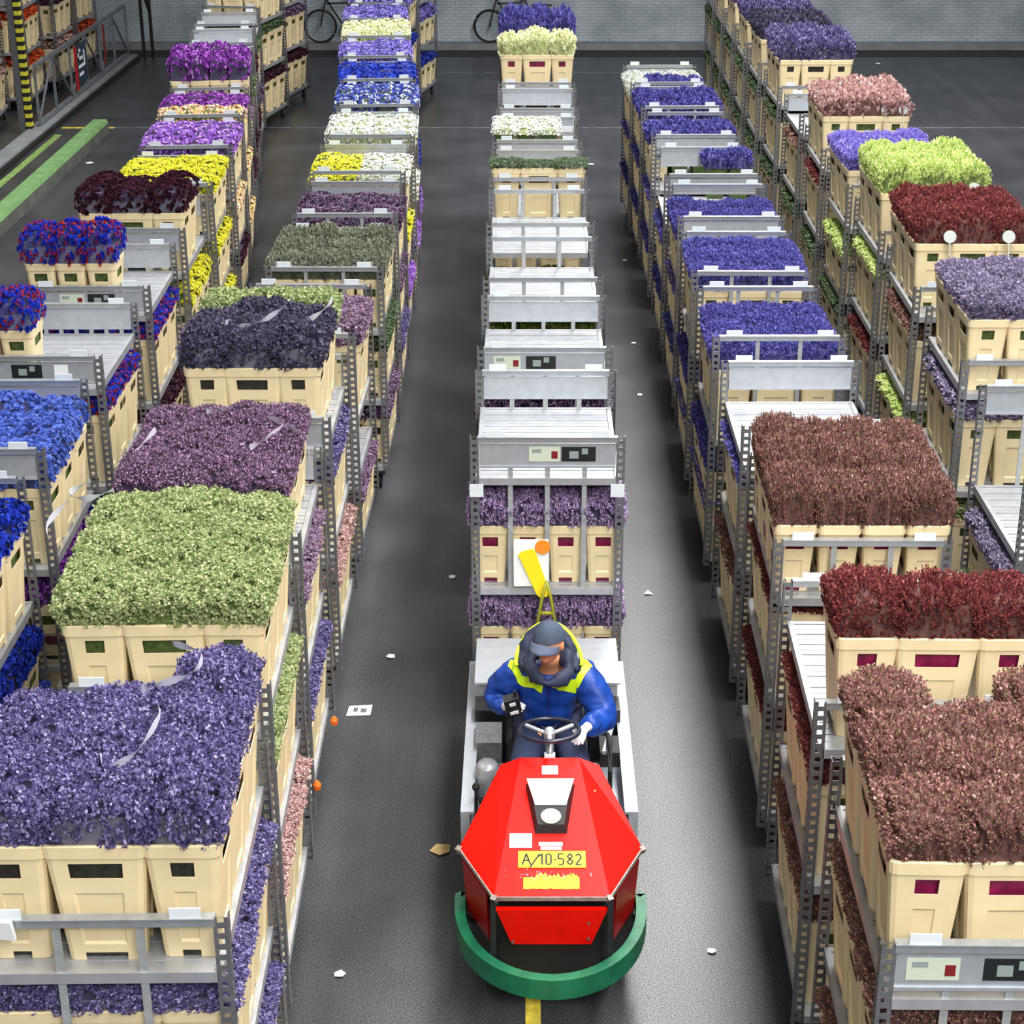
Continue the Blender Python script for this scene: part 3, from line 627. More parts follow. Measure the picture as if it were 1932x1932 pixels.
# the nearest 300 buckets (and 300 bunches of a kind) become objects, the small far rest one mesh each
def set_slots(o, mats):
    for s, m in zip(o.material_slots, mats): s.link = 'OBJECT'; s.material = m
from collections import defaultdict
byk = defaultdict(list)
for d in DEMANDS: byk[d[0]].append(d)
BUNCHES = []
for what, lst in byk.items():
    lst.sort(key=lambda d: -d[6])
    rest = defaultdict(lambda: (MB(), []))
    for i, (w, key, M, col, label, group, score, extra) in enumerate(lst):
        if i < 300:
            if w == 'bucket':
                o = bpy.data.objects.new('flower_bucket', TALL if key == 'T' else SMALL); COL.objects.link(o); o.matrix_world = M
                tag(o, label, 'bucket', group)
                if M.translation.x > 1 and False: pass
            else:
                o = bpy.data.objects.new(KINDNAME[w], bunch(*key)); COL.objects.link(o); o.matrix_world = M
                set_slots(o, [FM[col], {'g': FOL, 'm': FOLM}[extra[0]] if col not in ('violet', 'dusk violet', 'plum') else FOLD, CALYX_SHADE[CAL[col]]])
                tag(o, label, 'flowers', group)
                if extra[1]:
                    link('sleeve', SLEEVE, o)
                BUNCHES.append(o)
        else:
            me = (TALL if key == 'T' else SMALL) if w == 'bucket' else bunch(key[0], 2, key[2])
            mats = [M_CREAM] if w == 'bucket' else [FM[col], FOL, CALYX_SHADE[CAL[col]]]
            k = 'x'; mb, ml = rest[k]
            idx = []
            for m in mats:
                if m not in ml: ml.append(m)
                idx.append(ml.index(m))
            b0 = len(mb.v); mb.v += [tuple(M @ v.co) for v in me.vertices]
            for p in me.polygons: mb.f.append(tuple(b0+q for q in p.vertices)); mb.m.append(idx[min(p.material_index, len(idx)-1)])
    for k, (mb, ml) in rest.items():
        nm = 'distant_buckets' if what == 'bucket' else 'distant_' + KINDNAME[what].replace('bunch', 'bunches')
        o = link(nm, mb.mesh(nm, ml)); tag(o, {'bucket': 'far small cream buckets lined up along the side of the distant trolleys', 'fluff': 'far small sprays squeezed between the shelves of the distant trolleys', 'spike': 'far feathery flowers squeezed between the shelves of the distant trolleys', 'bloom': 'far round blooms squeezed between the shelves of the distant trolleys'}[what], 'buckets' if what == 'bucket' else 'flowers', kind='stuff')
print('DEMANDS', {k: len(v) for k, v in byk.items()})

# ---------------------------------------------------------------- plastic sleeve rims on the nearest beds
def ribbon(pts, n):
    near = min((o for o in BUNCHES if o.name.startswith('statice')), key=lambda o: (o.matrix_world.translation-Vector(pts[len(pts)//2])).length)
    P = [Vector(p) for p in pts]; Q = []
    for i in range(len(P)-1):
        a, b_, c, d = P[max(i-1, 0)], P[i], P[i+1], P[min(i+2, len(P)-1)]
        for k in range(6):
            t = k/6; Q.append(.5*((2*b_)+(c-a)*t+(2*a-5*b_+4*c-d)*t*t+(3*b_-a-3*c+d)*t**3))
    Q.append(P[-1]); mb = MB(); rnd = random.Random(n)
    for i, q in enumerate(Q):
        w = .015+.009*math.sin(i*.9+n); q = q+Vector((0, -.01, .115)); mb.v += [tuple(q+Vector((0, .01, -w))), tuple(q+Vector((0, -.012, w)))]
    for i in range(len(Q)-1): mb.f.append((2*i, 2*i+1, 2*i+3, 2*i+2)); mb.m.append(0)
    o = link('sleeve_rim', mb.mesh('rim', M_RIBBON, smooth=True)); o.parent = near; o.matrix_parent_inverse = near.matrix_world.inverted(); o['label'] = 'white plastic sleeve rim'
for n, p in enumerate([
    [(-1.50,6.72,2.54),(-1.36,6.60,2.56),(-1.37,6.45,2.55),(-1.50,6.36,2.54),(-1.56,6.34,2.53)],
    [(-1.47,6.22,2.54),(-1.44,6.08,2.55),(-1.50,5.90,2.50),(-1.60,5.84,2.47),(-1.63,5.90,2.50)],
    [(-1.28,5.80,2.44),(-1.36,5.78,2.43)],
    [(-2.28,8.62,2.5),(-2.36,8.5,2.48),(-2.25,8.38,2.5),(-2.12,8.45,2.52)], [(-2.36,8.45,2.46),(-2.42,8.25,2.42),(-2.38,8.1,2.4)],
    [(-1.58,10.1,2.3),(-1.46,10.0,2.3),(-1.52,9.75,2.3),(-1.6,9.6,2.3)], [(-1.42,9.95,2.3),(-1.3,9.8,2.28),(-1.26,9.6,2.24)], [(-2.2,9.9,2.3),(-2.26,9.6,2.28),(-2.36,9.45,2.22)], [(-1.95,10.2,2.3),(-1.85,10.25,2.3),(-1.78,10.12,2.3)],
    [(-1.36,11.9,2.58),(-1.33,11.7,2.55),(-1.42,11.5,2.5),(-1.56,11.42,2.46)], [(-1.62,11.55,2.56),(-1.75,11.42,2.50),(-1.9,11.4,2.46),(-1.98,11.44,2.48)], [(-1.98,11.44,2.5),(-2.05,11.4,2.46),(-2.1,11.5,2.5)]]): ribbon(p, n)

# ---------------------------------------------------------------- electric tug
TC = .125
tug = empty('electric_tow_tractor', (TC, 8.6, 0), 0, label='red electric tow tractor with green bumper and yellow number plate', cat='tow tractor')
def tp(name, mb, mats, smooth=False, parent=None, label=None, fix=True):
    o = link(name, mb.mesh(name, mats, smooth, fix), parent or tug)
    if label: o['label'] = label
    return o
Yt = lambda y: y-8.6
hood = MB()
def V(x, y, z): return (x, Yt(y), z)
rl, rr = V(-.163,8.59,.95), V(.163,8.59,.95); rl2, rr2 = V(-.275,8.57,.915), V(.275,8.57,.915)
cl, cr = V(-.49,8.07,.71), V(.49,8.07,.71); fl, fr = V(-.295,7.57,.75), V(.295,7.57,.75)
hood.poly([rl, fl, fr, rr]).poly([rl2, cl, fl, rl]).poly([rr, fr, cr, rr2])
hood.poly([rl2, rl, rr, rr2, V(.275,8.60,.80), V(-.275,8.60,.80)])
def dn(p, d=.03): return (p[0], p[1], p[2]-d)
for a, b_ in ((cl, fl), (fl, fr), (fr, cr), (rl2, cl), (cr, rr2)): hood.poly([a, b_, dn(b_), dn(a)])
ho = tp('hood', hood, M_RED, fix=False, label='bright red faceted hood')
tr_ = MB()
for a, b_ in ((cl, fl), (fl, fr), (fr, cr)): tr_.bar(dn(a, .012), dn(b_, .012), .016, .022)
for a in (cl, cr, fl, fr): tr_.bar((a[0]*.99, a[1], a[2]-.03), (a[0]*1.01, a[1]-.012, a[2]+.004), .03, .03)
tp('hood_trim', tr_, mat('worn_grey_edge', (140, 130, 124), .5, .2, var=.35, scale=40))
body = MB()
P6 = [(-.26, 8.5), (-.455, 8.05), (-.27, 7.61), (.27, 7.61), (.455, 8.05), (.26, 8.5)]
body.prism([V(x, y, .16) for x, y in P6], (0, 0, .56))
tp('body', body, mat('black_underbody', (16, 15, 16), .5))
fp_ = MB(); fp_.hexa([V(-.205,7.56,.46), V(.205,7.56,.46), V(.205,7.59,.46), V(-.205,7.59,.46), V(-.285,7.545,.685), V(.285,7.545,.685), V(.285,7.575,.685), V(-.285,7.575,.685)])
fpo = tp('front_panel', fp_, M_RED, label='red front panel')
sc_ = MB()
for x, z in ((-.26,.67),(-.22,.67),(-.12,.67),(.10,.67),(.24,.67),(-.2,.48),(.19,.6),(.19,.5)): sc_.lathe([(0,-.006),(.008,-.006),(.008,0),(0,0)], V(x, 7.555, z), 'y', 8)
tp('screws', sc_, M_GALV, parent=fpo)
for sx in (-1, 1):
    d = MB(); d.hexa([V(sx*.33,7.73,.36), V(sx*.45,8.00,.36), V(sx*.44,8.01,.36), V(sx*.32,7.74,.36), V(sx*.34,7.72,.66), V(sx*.475,8.03,.66), V(sx*.465,8.04,.66), V(sx*.33,7.73,.66)])
    tp('side_panel', d, mat('dark_red_enamel', (150, 14, 12), .35, var=.2, scale=5), label='dark red side panel')
    u = MB(); u.bar(V(sx*.30,7.56,.74), V(sx*.30,7.52,.34), .03, .03); tp('front_strut', u, M_DKMETAL)
# bumper: broad green band
bp = MB(); ring = []
for i in range(33):
    t = R(-8+196*i/32); ring.append((-.488*math.cos(t), 7.99-.66*max(0, math.sin(t))**.9+(.05 if math.sin(t) < 0 else 0)))
for i, (x, y) in enumerate(ring):
    a = ring[max(i-1, 0)]; c = ring[min(i+1, 32)]; tx, ty = c[0]-a[0], c[1]-a[1]; L = math.hypot(tx, ty); nx, ny = -ty/L*.028, tx/L*.028
    for k, (oo, z) in enumerate(((-1,.31),(1,.31),(1.2,.35),(1,.43),(-1,.43))): bp.v.append(V(x+nx*oo*(1 if True else 1), y+ny*oo, z))
for i in range(32):
    for k in range(5): bp.f.append((i*5+k, i*5+(k+1) % 5, (i+1)*5+(k+1) % 5, (i+1)*5+k)); bp.m.append(0)
bp.f.append((0,1,2,3,4)); bp.m.append(0); bp.f.append((164,163,162,161,160)); bp.m.append(0)
tp('bumper', bp, M_GREENR, label='green rubber bumper')
bs = MB()
for sx in (-1, 1): bs.bar(V(sx*.25,7.65,.3), V(sx*.36,7.5,.34), .04, .03); bs.bar(V(sx*.42,7.95,.3), V(sx*.47,7.95,.34), .05, .03)
tp('bumper_bracket', bs, M_DKMETAL)
for x, y, r in ((0, 7.85, .17), (-.40, 9.9, .2), (.40, 9.9, .2)):
    tp('wheel', MB().lathe([(0,-.055),(r*.55,-.055),(r*.6,-.04),(r-.02,-.055),(r,-.03),(r,.03),(r-.02,.055),(r*.6,.04),(r*.55,.055),(0,.055)], V(x, y, r), 'x', 24, cap=False), M_BLACK, True)
# chassis
ch = MB().box(-.46,.46,Yt(8.1),Yt(10.42),.22,.30); tp('chassis', ch, M_DKMETAL)
for sx in (-1, 1):
    rb = MB(); rb.box(min(sx*.455, sx*.505), max(sx*.455, sx*.505), Yt(8.62), Yt(10.42), .28, .56); rb.box(min(sx*.43, sx*.505), max(sx*.43, sx*.505), Yt(8.62), Yt(10.42), .56, .575)
    tp('side_rail', rb, M_PALE, label='pale metal side rail')
    fo = MB(); fo.box(min(sx*.27, sx*.45), max(sx*.27, sx*.45), Yt(8.52), Yt(9.25), .42, .44); fo.box(min(sx*.27, sx*.45), max(sx*.27, sx*.45), Yt(9.25), Yt(9.27), .30, .5)
    tp('step_plate', fo, M_PALE if sx > 0 else M_GALV)
tp('footwell', MB().box(-.27,.27,Yt(8.5),Yt(9.3),.30,.32), M_DKMETAL)
rbx = MB().box(-.44,.44,Yt(9.82),Yt(10.38),.30,.74).box(-.455,.455,Yt(9.8),Yt(10.4),.74,.755)
tp('rear_box', rbx, M_PALE)
[tp('battery_cover', MB().box(a,a+.19,Yt(9.62),Yt(9.8),.3,.66), M_DKMETAL) for a in (-.45,.26)]
se = MB().box(-.24,.24,Yt(9.15),Yt(9.66),.30,.58); seat_me = se.mesh('seat', M_BLACK); bevel(seat_me, .03); so = link('seat', seat_me, tug)
sb = MB().hexa([V(-.22,9.60,.56), V(.22,9.60,.56), V(.22,9.68,.56), V(-.22,9.68,.56), V(-.2,9.66,1.0), V(.2,9.66,1.0), V(.2,9.73,1.0), V(-.2,9.73,1.0)]).mesh('seat_back', M_BLACK); bevel(sb, .02); link('seat_back', sb, tug)
eq = MB().lathe([(0,0),(.06,0),(.07,.02),(.07,.2),(.05,.23),(0,.23)], V(-.36,9.0,.44), 'z', 18)
tp('controller_unit', MB().box(-.44,-.28,Yt(9.3),Yt(9.55),.3,.62), M_GALV)
tp('motor', eq, mat('grey_enamel', (150, 152, 158), .35, .3, var=.15), True)
for x, y in ((-.31, 8.85), (-.42, 8.8), (-.38, 8.66)): tp('lever', MB().bar(V(x, y, .44), V(x, y-.06, .66), .018).lathe([(0,0),(.02,.0),(.022,.02),(.012,.04),(0,.04)], V(x, y-.06, .65), 'z', 10), M_BLACK)
rg = MB().tube([V(.36,9.3,.44), V(.36,9.32,.68), V(.36,9.1,.72), V(.36,8.98,.62), V(.36,8.98,.44)], .014, 8).box(.31,.43,Yt(9.22),Yt(9.42),.5,.6)
tp('parking_brake', rg, M_BLACK)
tp('handle_bar', MB().bar(V(.41,9.5,.7), V(.33,9.12,.66), .025), M_ALU)
co = MB().tube([V(0,8.55,.88), V(0,8.66,1.0)], .022, 12); tp('steering_column', co, M_GALV, True)
wh = MB(); c0 = Vector(V(0,8.74,1.04)); tilt = Matrix.Rotation(R(-8), 3, 'X'); K = 40
wh.tube([c0+tilt @ Vector((.168*math.cos(2*math.pi*i/K), .168*math.sin(2*math.pi*i/K), 0)) for i in range(K)], .013, 10, closed=True)
sw = tp('steering_wheel', wh, mat('dark_blue_grip', (30, 34, 52), .3), True)
sp_ = MB()
for a in (150, 30, 270): sp_.bar(c0+Vector((0, 0, -.03)), c0+tilt @ Vector((.16*math.cos(R(a)), .16*math.sin(R(a)), 0)), .022, .01)
sp_.lathe([(0,-.05),(.03,-.05),(.034,-.01),(.02,.01),(0,.012)], c0, 'z', 14)
tp('spoke', sp_, M_ALU, parent=sw)
lk = MB().box(-.03,.03,Yt(8.585),Yt(8.625),.93,.965); tp('hood_latch', lk, M_TAB)
lk = MB().lathe([(0,0),(.012,0),(.012,.02),(0,.02)], V(-.24,8.36,.86), 'z', 10).lathe([(0,0),(.012,0),(.012,.02),(0,.02)], V(.24,8.36,.86), 'z', 10); tp('hood_knob', lk, mat('orange_knob', (236, 90, 20), .4))
# things on the sloped middle of the hood: x across, y up the slope, z off the sheet
FM4 = Matrix(((1,0,0,0),(0,.981,-.192,Yt(8.59)),(0,.192,.981,.95),(0,0,0,1)))
def onhood(name, me, x, t, z=.002, label=None, parent=None, s=1):
    o = bpy.data.objects.new(name, me); COL.objects.link(o); o.parent = parent or ho; o.matrix_local = FM4 @ Matrix.Translation((x, -t, z)) @ Matrix.Scale(s, 4)
    if label: o['label'] = label
    return o
def plate(w, h, m, th=.0025): return MB().box(-w/2, w/2, -h/2, h/2, 0, th).mesh('plate', m)
def text_mesh(txt, size, m, ext=.001, track=1.):
    cu = bpy.data.curves.new('t', 'FONT'); cu.body = txt; cu.size = size; cu.extrude = ext; cu.align_x = 'CENTER'; cu.align_y = 'CENTER'; cu.space_character = track
    o = bpy.data.objects.new('t', cu); COL.objects.link(o); dg = bpy.context.evaluated_depsgraph_get(); me = bpy.data.meshes.new_from_object(o.evaluated_get(dg)); me.materials.clear(); me.materials.append(m)
    bpy.data.objects.remove(o); return me
onhood('number_plate', plate(.352, .118, M_YEL), .003, .784, label='yellow number plate')
def strokes(paths, m, w=.0095):
    b = MB()
    for p in paths:
        for a, c in zip(p[:-1], p[1:]): b.bar((*a, 0), (*c, 0), w, .0015)
    return b.mesh('numerals', m)
CH = {'A': [[(0,0),(.35,1),(.7,0)],[(.15,.4),(.55,.4)]], '/': [[(0,-.25),(.8,.95)]], '1': [[(0,.75),(.3,1),(.3,0)]], '0': [[(.1,.1),(.1,.9),(.3,1),(.5,.9),(.5,.1),(.3,0),(.1,.1)]], '-': [[(0,.45),(.2,.45)]],
      '5': [[(.5,1),(.05,1),(.05,.55),(.4,.55),(.5,.35),(.4,0),(.05,0)]], '8': [[(.3,.52),(.08,.75),(.3,1),(.5,.78),(.3,.52),(.05,.25),(.3,0),(.55,.25),(.3,.52)]], '2': [[(.05,.8),(.3,1),(.5,.8),(.45,.55),(.05,0),(.55,0)]]}
paths = []; x = -.155
for ch_, adv in (('A', .04), ('/', .045), ('1', .034), ('0', .045), ('-', .022), ('5', .045), ('8', .045), ('2', .045)):
    for p in CH[ch_]: paths.append([(x+a*.062, (q-.5)*.078) for a, q in p])
    x += adv
onhood('numerals', strokes(paths, M_INK), .003, .784, .0045, label='black hand-lettered A/10-582')
wp = MB(); rnd = random.Random(5)
for i in range(24):
    x0 = -.145+i*.012; wp.poly([(x0, -.056-rnd.random()*.006, 0), (x0+.012, -.056-rnd.random()*.006, 0), (x0+.012, .02+rnd.random()*.036*(i > 4), 0), (x0, .02+rnd.random()*.036*(i > 4), 0)])
onhood('worn_plate', wp.mesh('plate', mat('scuffed_yellow_sheet', (236, 206, 30), .6, var=.5, scale=25)), 0, .93, .0015, label='worn torn yellow plate')
sf = MB()
for i in range(90):
    x0, y0 = rnd.gauss(-.03, .1), rnd.gauss(.02, .022); a = rnd.uniform(0, 3); w = rnd.uniform(.002, .012)
    x0 = max(-.24, min(.2, x0)); sf.poly([(x0, y0, 0), (x0+w*math.cos(a), y0+w*math.sin(a), 0), (x0+w*math.cos(a)-.004, y0+w*math.sin(a)+.005, 0)], rnd.randrange(3))
onhood('scuff_marks', sf.mesh('scuffs', [M_WHITE, M_GALV, M_INK]), 0, .92, .0035)
for w, h, x, t in ((.088, .07, 0, .104), (.118, .105, -.16, .647), (.125, .028, -.002, .672), (.11, .024, 0, .704)): onhood('white_sticker', plate(w, h, M_WHITE, .0015), x, t)
hh = MB().hexa([(-.085,-.593,0),(.085,-.593,0),(.135,-.224,0),(-.135,-.224,0),(-.07,-.57,.045),(.07,-.57,.045),(.115,-.24,.05),(-.115,-.24,.05)])
lh = onhood('lamp_housing', hh.mesh('housing', M_BLACK), 0, 0, 0)
def onlamp(name, me, x, y, z, **k):
    o = link(name, me, lh, (x, y, z)); return o
onlamp('cover_plate', MB().hexa([(-.083,-.43,.0475),(.083,-.43,.0475),(.13,-.226,.046),(-.13,-.226,.046),(-.083,-.43,.052),(.083,-.43,.052),(.13,-.226,.055),(-.13,-.226,.055)]).mesh('cover', M_ALU), 0, 0, 0)
onlamp('notice', MB().box(-.085,.085,-.37,-.275,.0535,.0555).mesh('notice', M_WHITE), 0, 0, 0)
nt_ = MB()
for i in range(3):
    for j in range(8-i): nt_.box(-.07+j*.018, -.07+j*.018+.013, -.30-i*.022, -.293-i*.022, .0556, .0562)
onlamp('notice_lines', nt_.mesh('lines', mat('pale_grey_print', (150, 152, 160), .6)), 0, 0, 0)
onlamp('headlamp', MB().lathe([(0,.04),(.05,.04),(.056,.05),(.05,.058),(.025,.066),(0,.068)], (0,-.512,0), 'z', 24).mesh('lamp', mat('lamp_glass', (236, 240, 225), .12), True), 0, 0, 0)

# ---------------------------------------------------------------- driver
person = empty('person', (TC, 9.38, 0), 0, label='person in blue jacket with yellow band and grey cap, driving', cat='person')
def skin(name, verts, edges, radii, sub=2, root=0):
    me = bpy.data.meshes.new(name); me.from_pydata(verts, edges, []); o = bpy.data.objects.new(name, me); COL.objects.link(o)
    m = o.modifiers.new('s', 'SKIN'); m.use_smooth_shade = True; m.branch_smoothing = .6
    for v, r in zip(me.skin_vertices[0].data, radii): v.radius = r if isinstance(r, tuple) else (r, r); v.use_root = False
    me.skin_vertices[0].data[root].use_root = True
    m2 = o.modifiers.new('d', 'SUBSURF'); m2.levels = sub; m2.render_levels = sub
    dg = bpy.context.evaluated_depsgraph_get(); out = bpy.data.meshes.new_from_object(o.evaluated_get(dg)); bpy.data.objects.remove(o)
    out.polygons.foreach_set('use_smooth', [True]*len(out.polygons)); return out
py = lambda y: y-9.38
# joints, local to the person: y towards the train is +
PEL=(0,py(9.42),.66); BEL=(0,py(9.40),.82); CHE=(0,py(9.34),1.02); NEK=(0.01,py(9.24),1.20); HEA=(0.01,py(9.16),1.30)
SHL=(-.19,py(9.28),1.13); ELL=(-.30,py(9.30),.90); WRL=(-.24,py(9.12),.97)
SHR=(.20,py(9.28),1.12); ELR=(.32,py(9.12),.88); WRR=(.21,py(8.84),1.0)
HPL=(-.10,py(9.36),.66); KNL=(-.15,py(8.88),.70); ANL=(-.14,py(8.82),.38); TOL=(-.14,py(8.68),.35)
HPR=(.11,py(9.36),.66); KNR=(.17,py(8.88),.70); ANR=(.15,py(8.82),.38); TOR=(.15,py(8.68),.35)
vb=[PEL,BEL,CHE,NEK,HEA,SHL,ELL,WRL,SHR,ELR,WRR,HPL,KNL,ANL,TOL,HPR,KNR,ANR,TOR]; eb=[(0,1),(1,2),(2,3),(3,4),(2,5),(5,6),(6,7),(2,8),(8,9),(9,10),(0,11),(11,12),(12,13),(13,14),(0,15),(15,16),(16,17),(17,18)]
rb=[(.15,.12),(.14,.11),(.15,.11),.055,.06,.065,.05,.032,.065,.05,.032,.085,.06,.045,.035,.085,.06,.045,.035]
def fingers(wi, W, dirv, up, side):
    """palm and five fingers from wrist W"""
    d = Vector(dirv).normalized(); u = Vector(up).normalized(); l = d.cross(u).normalized()*side; W = Vector(W); i0 = len(vb)
    vb.append(tuple(W+d*.05)); rb.append((.032,.018)); eb.append((wi, i0))
    for k, (s, L) in enumerate(((-.027,.066),(-.009,.076),(.009,.072),(.027,.056))):
        a = W+d*.09+l*s; b_ = a+d*L*.5-u*.012; c = b_+d*L*.22-u*L*.35; j = len(vb); vb.extend([tuple(a), tuple(b_), tuple(c)]); rb.extend([.0115,.010,.0085]); eb.extend([(i0, j), (j, j+1), (j+1, j+2)])
    a = W+d*.035-l*.036; b_ = a+d*.035-l*.018-u*.01; j = len(vb); vb.extend([tuple(a), tuple(b_)]); rb.extend([.014,.0105]); eb.extend([(i0, j), (j, j+1)])
fingers(7, WRL, (.35,-.55,.35), (-.6,.1,.6), 1); fingers(10, WRR, (-.35,-.8,-.05), (0,-.15,1), -1)
bme = skin('body', vb, eb, rb)
# head joined into the body mesh
hb = bmesh.new(); bmesh.ops.create_uvsphere(hb, u_segments=36, v_segments=28, radius=1)
for v in hb.verts:
    x, y, z = v.co; f = max(0, -y)
    w = .078*(1-.22*max(0, -z)); v.co = Vector((x*w, y*.098, z*.118))
    if y < 0:
        v.co.y -= .026*math.exp(-(x/.17)**2-((z+.12)/.2)**2)*f*1.2      # nose
        v.co.y += .012*(math.exp(-((abs(x)-.36)/.16)**2-((z-.12)/.12)**2))   # eye sockets
        v.co.y -= .009*math.exp(-(x/.3)**2-((z+.5)/.07)**2)              # lips
        v.co.y += .006*math.exp(-(x/.32)**2-((z+.42)/.04)**2)
        v.co.y -= .012*math.exp(-(x/.35)**2-((z+.82)/.16)**2)            # chin
for sx in (-1, 1):   # ears
    g = bmesh.ops.create_uvsphere(hb, u_segments=12, v_segments=8, radius=1)
    for v in g['verts']: v.co = Vector((sx*.079+v.co.x*.009, .008+v.co.y*.018, -.005+v.co.z*.03))
HM = Matrix.Translation((.0, py(9.10), 1.405)) @ Matrix.Rotation(R(-24), 4, 'Z') @ Matrix.Rotation(R(0), 4, 'X') @ Matrix.Rotation(R(0), 4, 'Y')
hb.transform(HM); b2 = bmesh.new(); b2.from_mesh(bme); tmp = bpy.data.meshes.new('h'); hb.to_mesh(tmp); b2.from_mesh(tmp); bme2 = bpy.data.meshes.new('body'); b2.to_mesh(bme2)
M_SKIN = mat('skin', (232, 160, 118), .55, var=.08, scale=30); M_GLOVE = mat('pale_work_glove', (224, 218, 222), .8, var=.1, scale=40)
for m in (M_SKIN, M_GLOVE): bme2.materials.append(m)
for p in bme2.polygons:
    p.use_smooth = True
    if p.center.y < py(9.16) and p.center.z < 1.15 and p.center.z > .8: p.material_index = 1
link('body', bme2, person)
def onhead(name, mb, m, smooth=True):
    me = mb.mesh(name, m, smooth, True); me.transform(HM); return link(name, me, person)
for sx in (-1, 1): onhead('eye', MB().lathe([(0,-.004),(.009,-.003),(.012,0),(.009,.003),(0,.004)], (sx*.03,-.083,.014), 'y', 12), mat('eye_dark', (40, 30, 28), .3)); onhead('eyebrow', MB().bar((sx*.016,-.094,.034), (sx*.046,-.084,.036), .006), mat('grey_hair', (92, 84, 80), .8))
onhead('mouth', MB().bar((-.02,-.096,-.052), (.02,-.096,-.052), .005), mat('lip', (150, 82, 74), .5))
hr = bmesh.new(); bmesh.ops.create_uvsphere(hr, u_segments=30, v_segments=20, radius=1)
for v in list(hr.verts):
    if v.co.y < .12 and v.co.z < .35 or v.co.z < -.45: hr.verts.remove(v)
for v in hr.verts: v.co = Vector((v.co.x*.083, v.co.y*.103, v.co.z*.121))
hr.transform(HM); hm = bpy.data.meshes.new('hair'); hr.to_mesh(hm); hm.materials.append(MATS['grey_hair']); link('hair', hm, person)
# cap with brim
cp = bmesh.new(); bmesh.ops.create_uvsphere(cp, u_segments=36, v_segments=24, radius=1)
for v in list(cp.verts):
    if v.co.z < .22: cp.verts.remove(v)
for v in cp.verts:
    s_ = 1+.012*math.cos(6*math.atan2(v.co.y, v.co.x)); v.co = Vector((v.co.x*.094*s_, v.co.y*.112*s_+.004, v.co.z*.128+.004))
cp.transform(HM); cm = bpy.data.meshes.new('cap'); cp.to_mesh(cm); M_CAP = mat('grey_blue_cloth', (62, 72, 92), .85, var=.18, scale=30, bump=.2); cm.materials.append(M_CAP); cm.polygons.foreach_set('use_smooth', [True]*len(cm.polygons)); capo = link('cap', cm, person)
br = MB(); n = 16; rows = 5
for i in range(n+1):
    t = R(200+140*i/n)
    for j in range(rows):
        k = j/(rows-1); rx = .092+(.0)*k; br.v.append((math.cos(t)*(.09+.004*k), -.02+math.sin(t)*(.088+.062*k)*(1 if True else 0), .034-.035*k-.018*(math.cos(t)**2)))
for i in range(n):
    for j in range(rows-1): br.f.append((i*rows+j, (i+1)*rows+j, (i+1)*rows+j+1, i*rows+j+1)); br.m.append(0)
bme_ = br.mesh('brim', mat('grey_blue_brim', (76, 86, 108), .8, var=.1, scale=30), True); bb = bmesh.new(); bb.from_mesh(bme_); bmesh.ops.solidify(bb, geom=bb.faces[:], thickness=.004); bb.to_mesh(bme_); bme_.transform(HM); link('brim', bme_, capo)
# trousers
TV=[PEL,HPL,KNL,(ANL[0],ANL[1],ANL[2]+.02),HPR,KNR,(ANR[0],ANR[1],ANR[2]+.02)]
tm = skin('trousers', TV, [(0,1),(1,2),(2,3),(0,4),(4,5),(5,6)], [(.165,.13),.105,.088,.07,.105,.088,.07]); tm.materials.append(mat('navy_work_cloth', (44, 52, 84), .85, var=.2, scale=25, bump=.3)); link('trousers', tm, person)
for a, b_ in ((ANL, TOL), (ANR, TOR)):
    sm = skin('shoe', [(a[0],a[1]+.03,.365),(a[0],a[1]-.05,.365),(b_[0],b_[1]-.03,.36)], [(0,1),(1,2)], [(.045,.04),(.048,.038),(.045,.03)]); sm.materials.append(M_BLACK); link('shoe', sm, person)
# jacket: puffy, over torso and arms
def mid(a, b_, t=.5, off=(0,0,0)): return tuple(a[i]+(b_[i]-a[i])*t+off[i] for i in range(3))
JV=[(0,py(9.40),.72),(0,py(9.38),.88),(0,py(9.33),1.05),(.005,py(9.25),1.17),
    (SHL[0]-.005,SHL[1],SHL[2]-.005),mid(SHL,ELL,.5,(-.02,0,0)),(ELL[0]-.01,ELL[1],ELL[2]),mid(ELL,WRL,.9),
    (SHR[0]+.005,SHR[1],SHR[2]-.005),mid(SHR,ELR,.5,(.02,0,0)),(ELR[0]+.01,ELR[1],ELR[2]),mid(ELR,WRR,.45),mid(ELR,WRR,.92)]
jm = skin('jacket', JV, [(0,1),(1,2),(2,3),(2,4),(4,5),(5,6),(6,7),(2,8),(8,9),(9,10),(10,11),(11,12)], [(.20,.18),(.215,.19),(.215,.165),(.13,.10),(.13,.12),.108,.095,.062,(.13,.12),.108,.098,.08,.06], sub=3)
M_JKT = mat('royal_blue_nylon', (10, 60, 148), .5, var=.22, scale=9, bump=.6)
jm.materials.append(M_JKT); nz = random.Random(3)
bmj = bmesh.new(); bmj.from_mesh(jm)
from mathutils import noise as mnoise
bmj.normal_update()
for v in bmj.verts: v.co += v.normal*(.018*mnoise.noise(v.co*Vector((9, 9, 17)))+.010*mnoise.noise(v.co*Vector((22, 22, 40))))
bmj.to_mesh(jm); jk = link('jacket', jm, person)
bvh = BVHTree.FromBMesh(bmj)
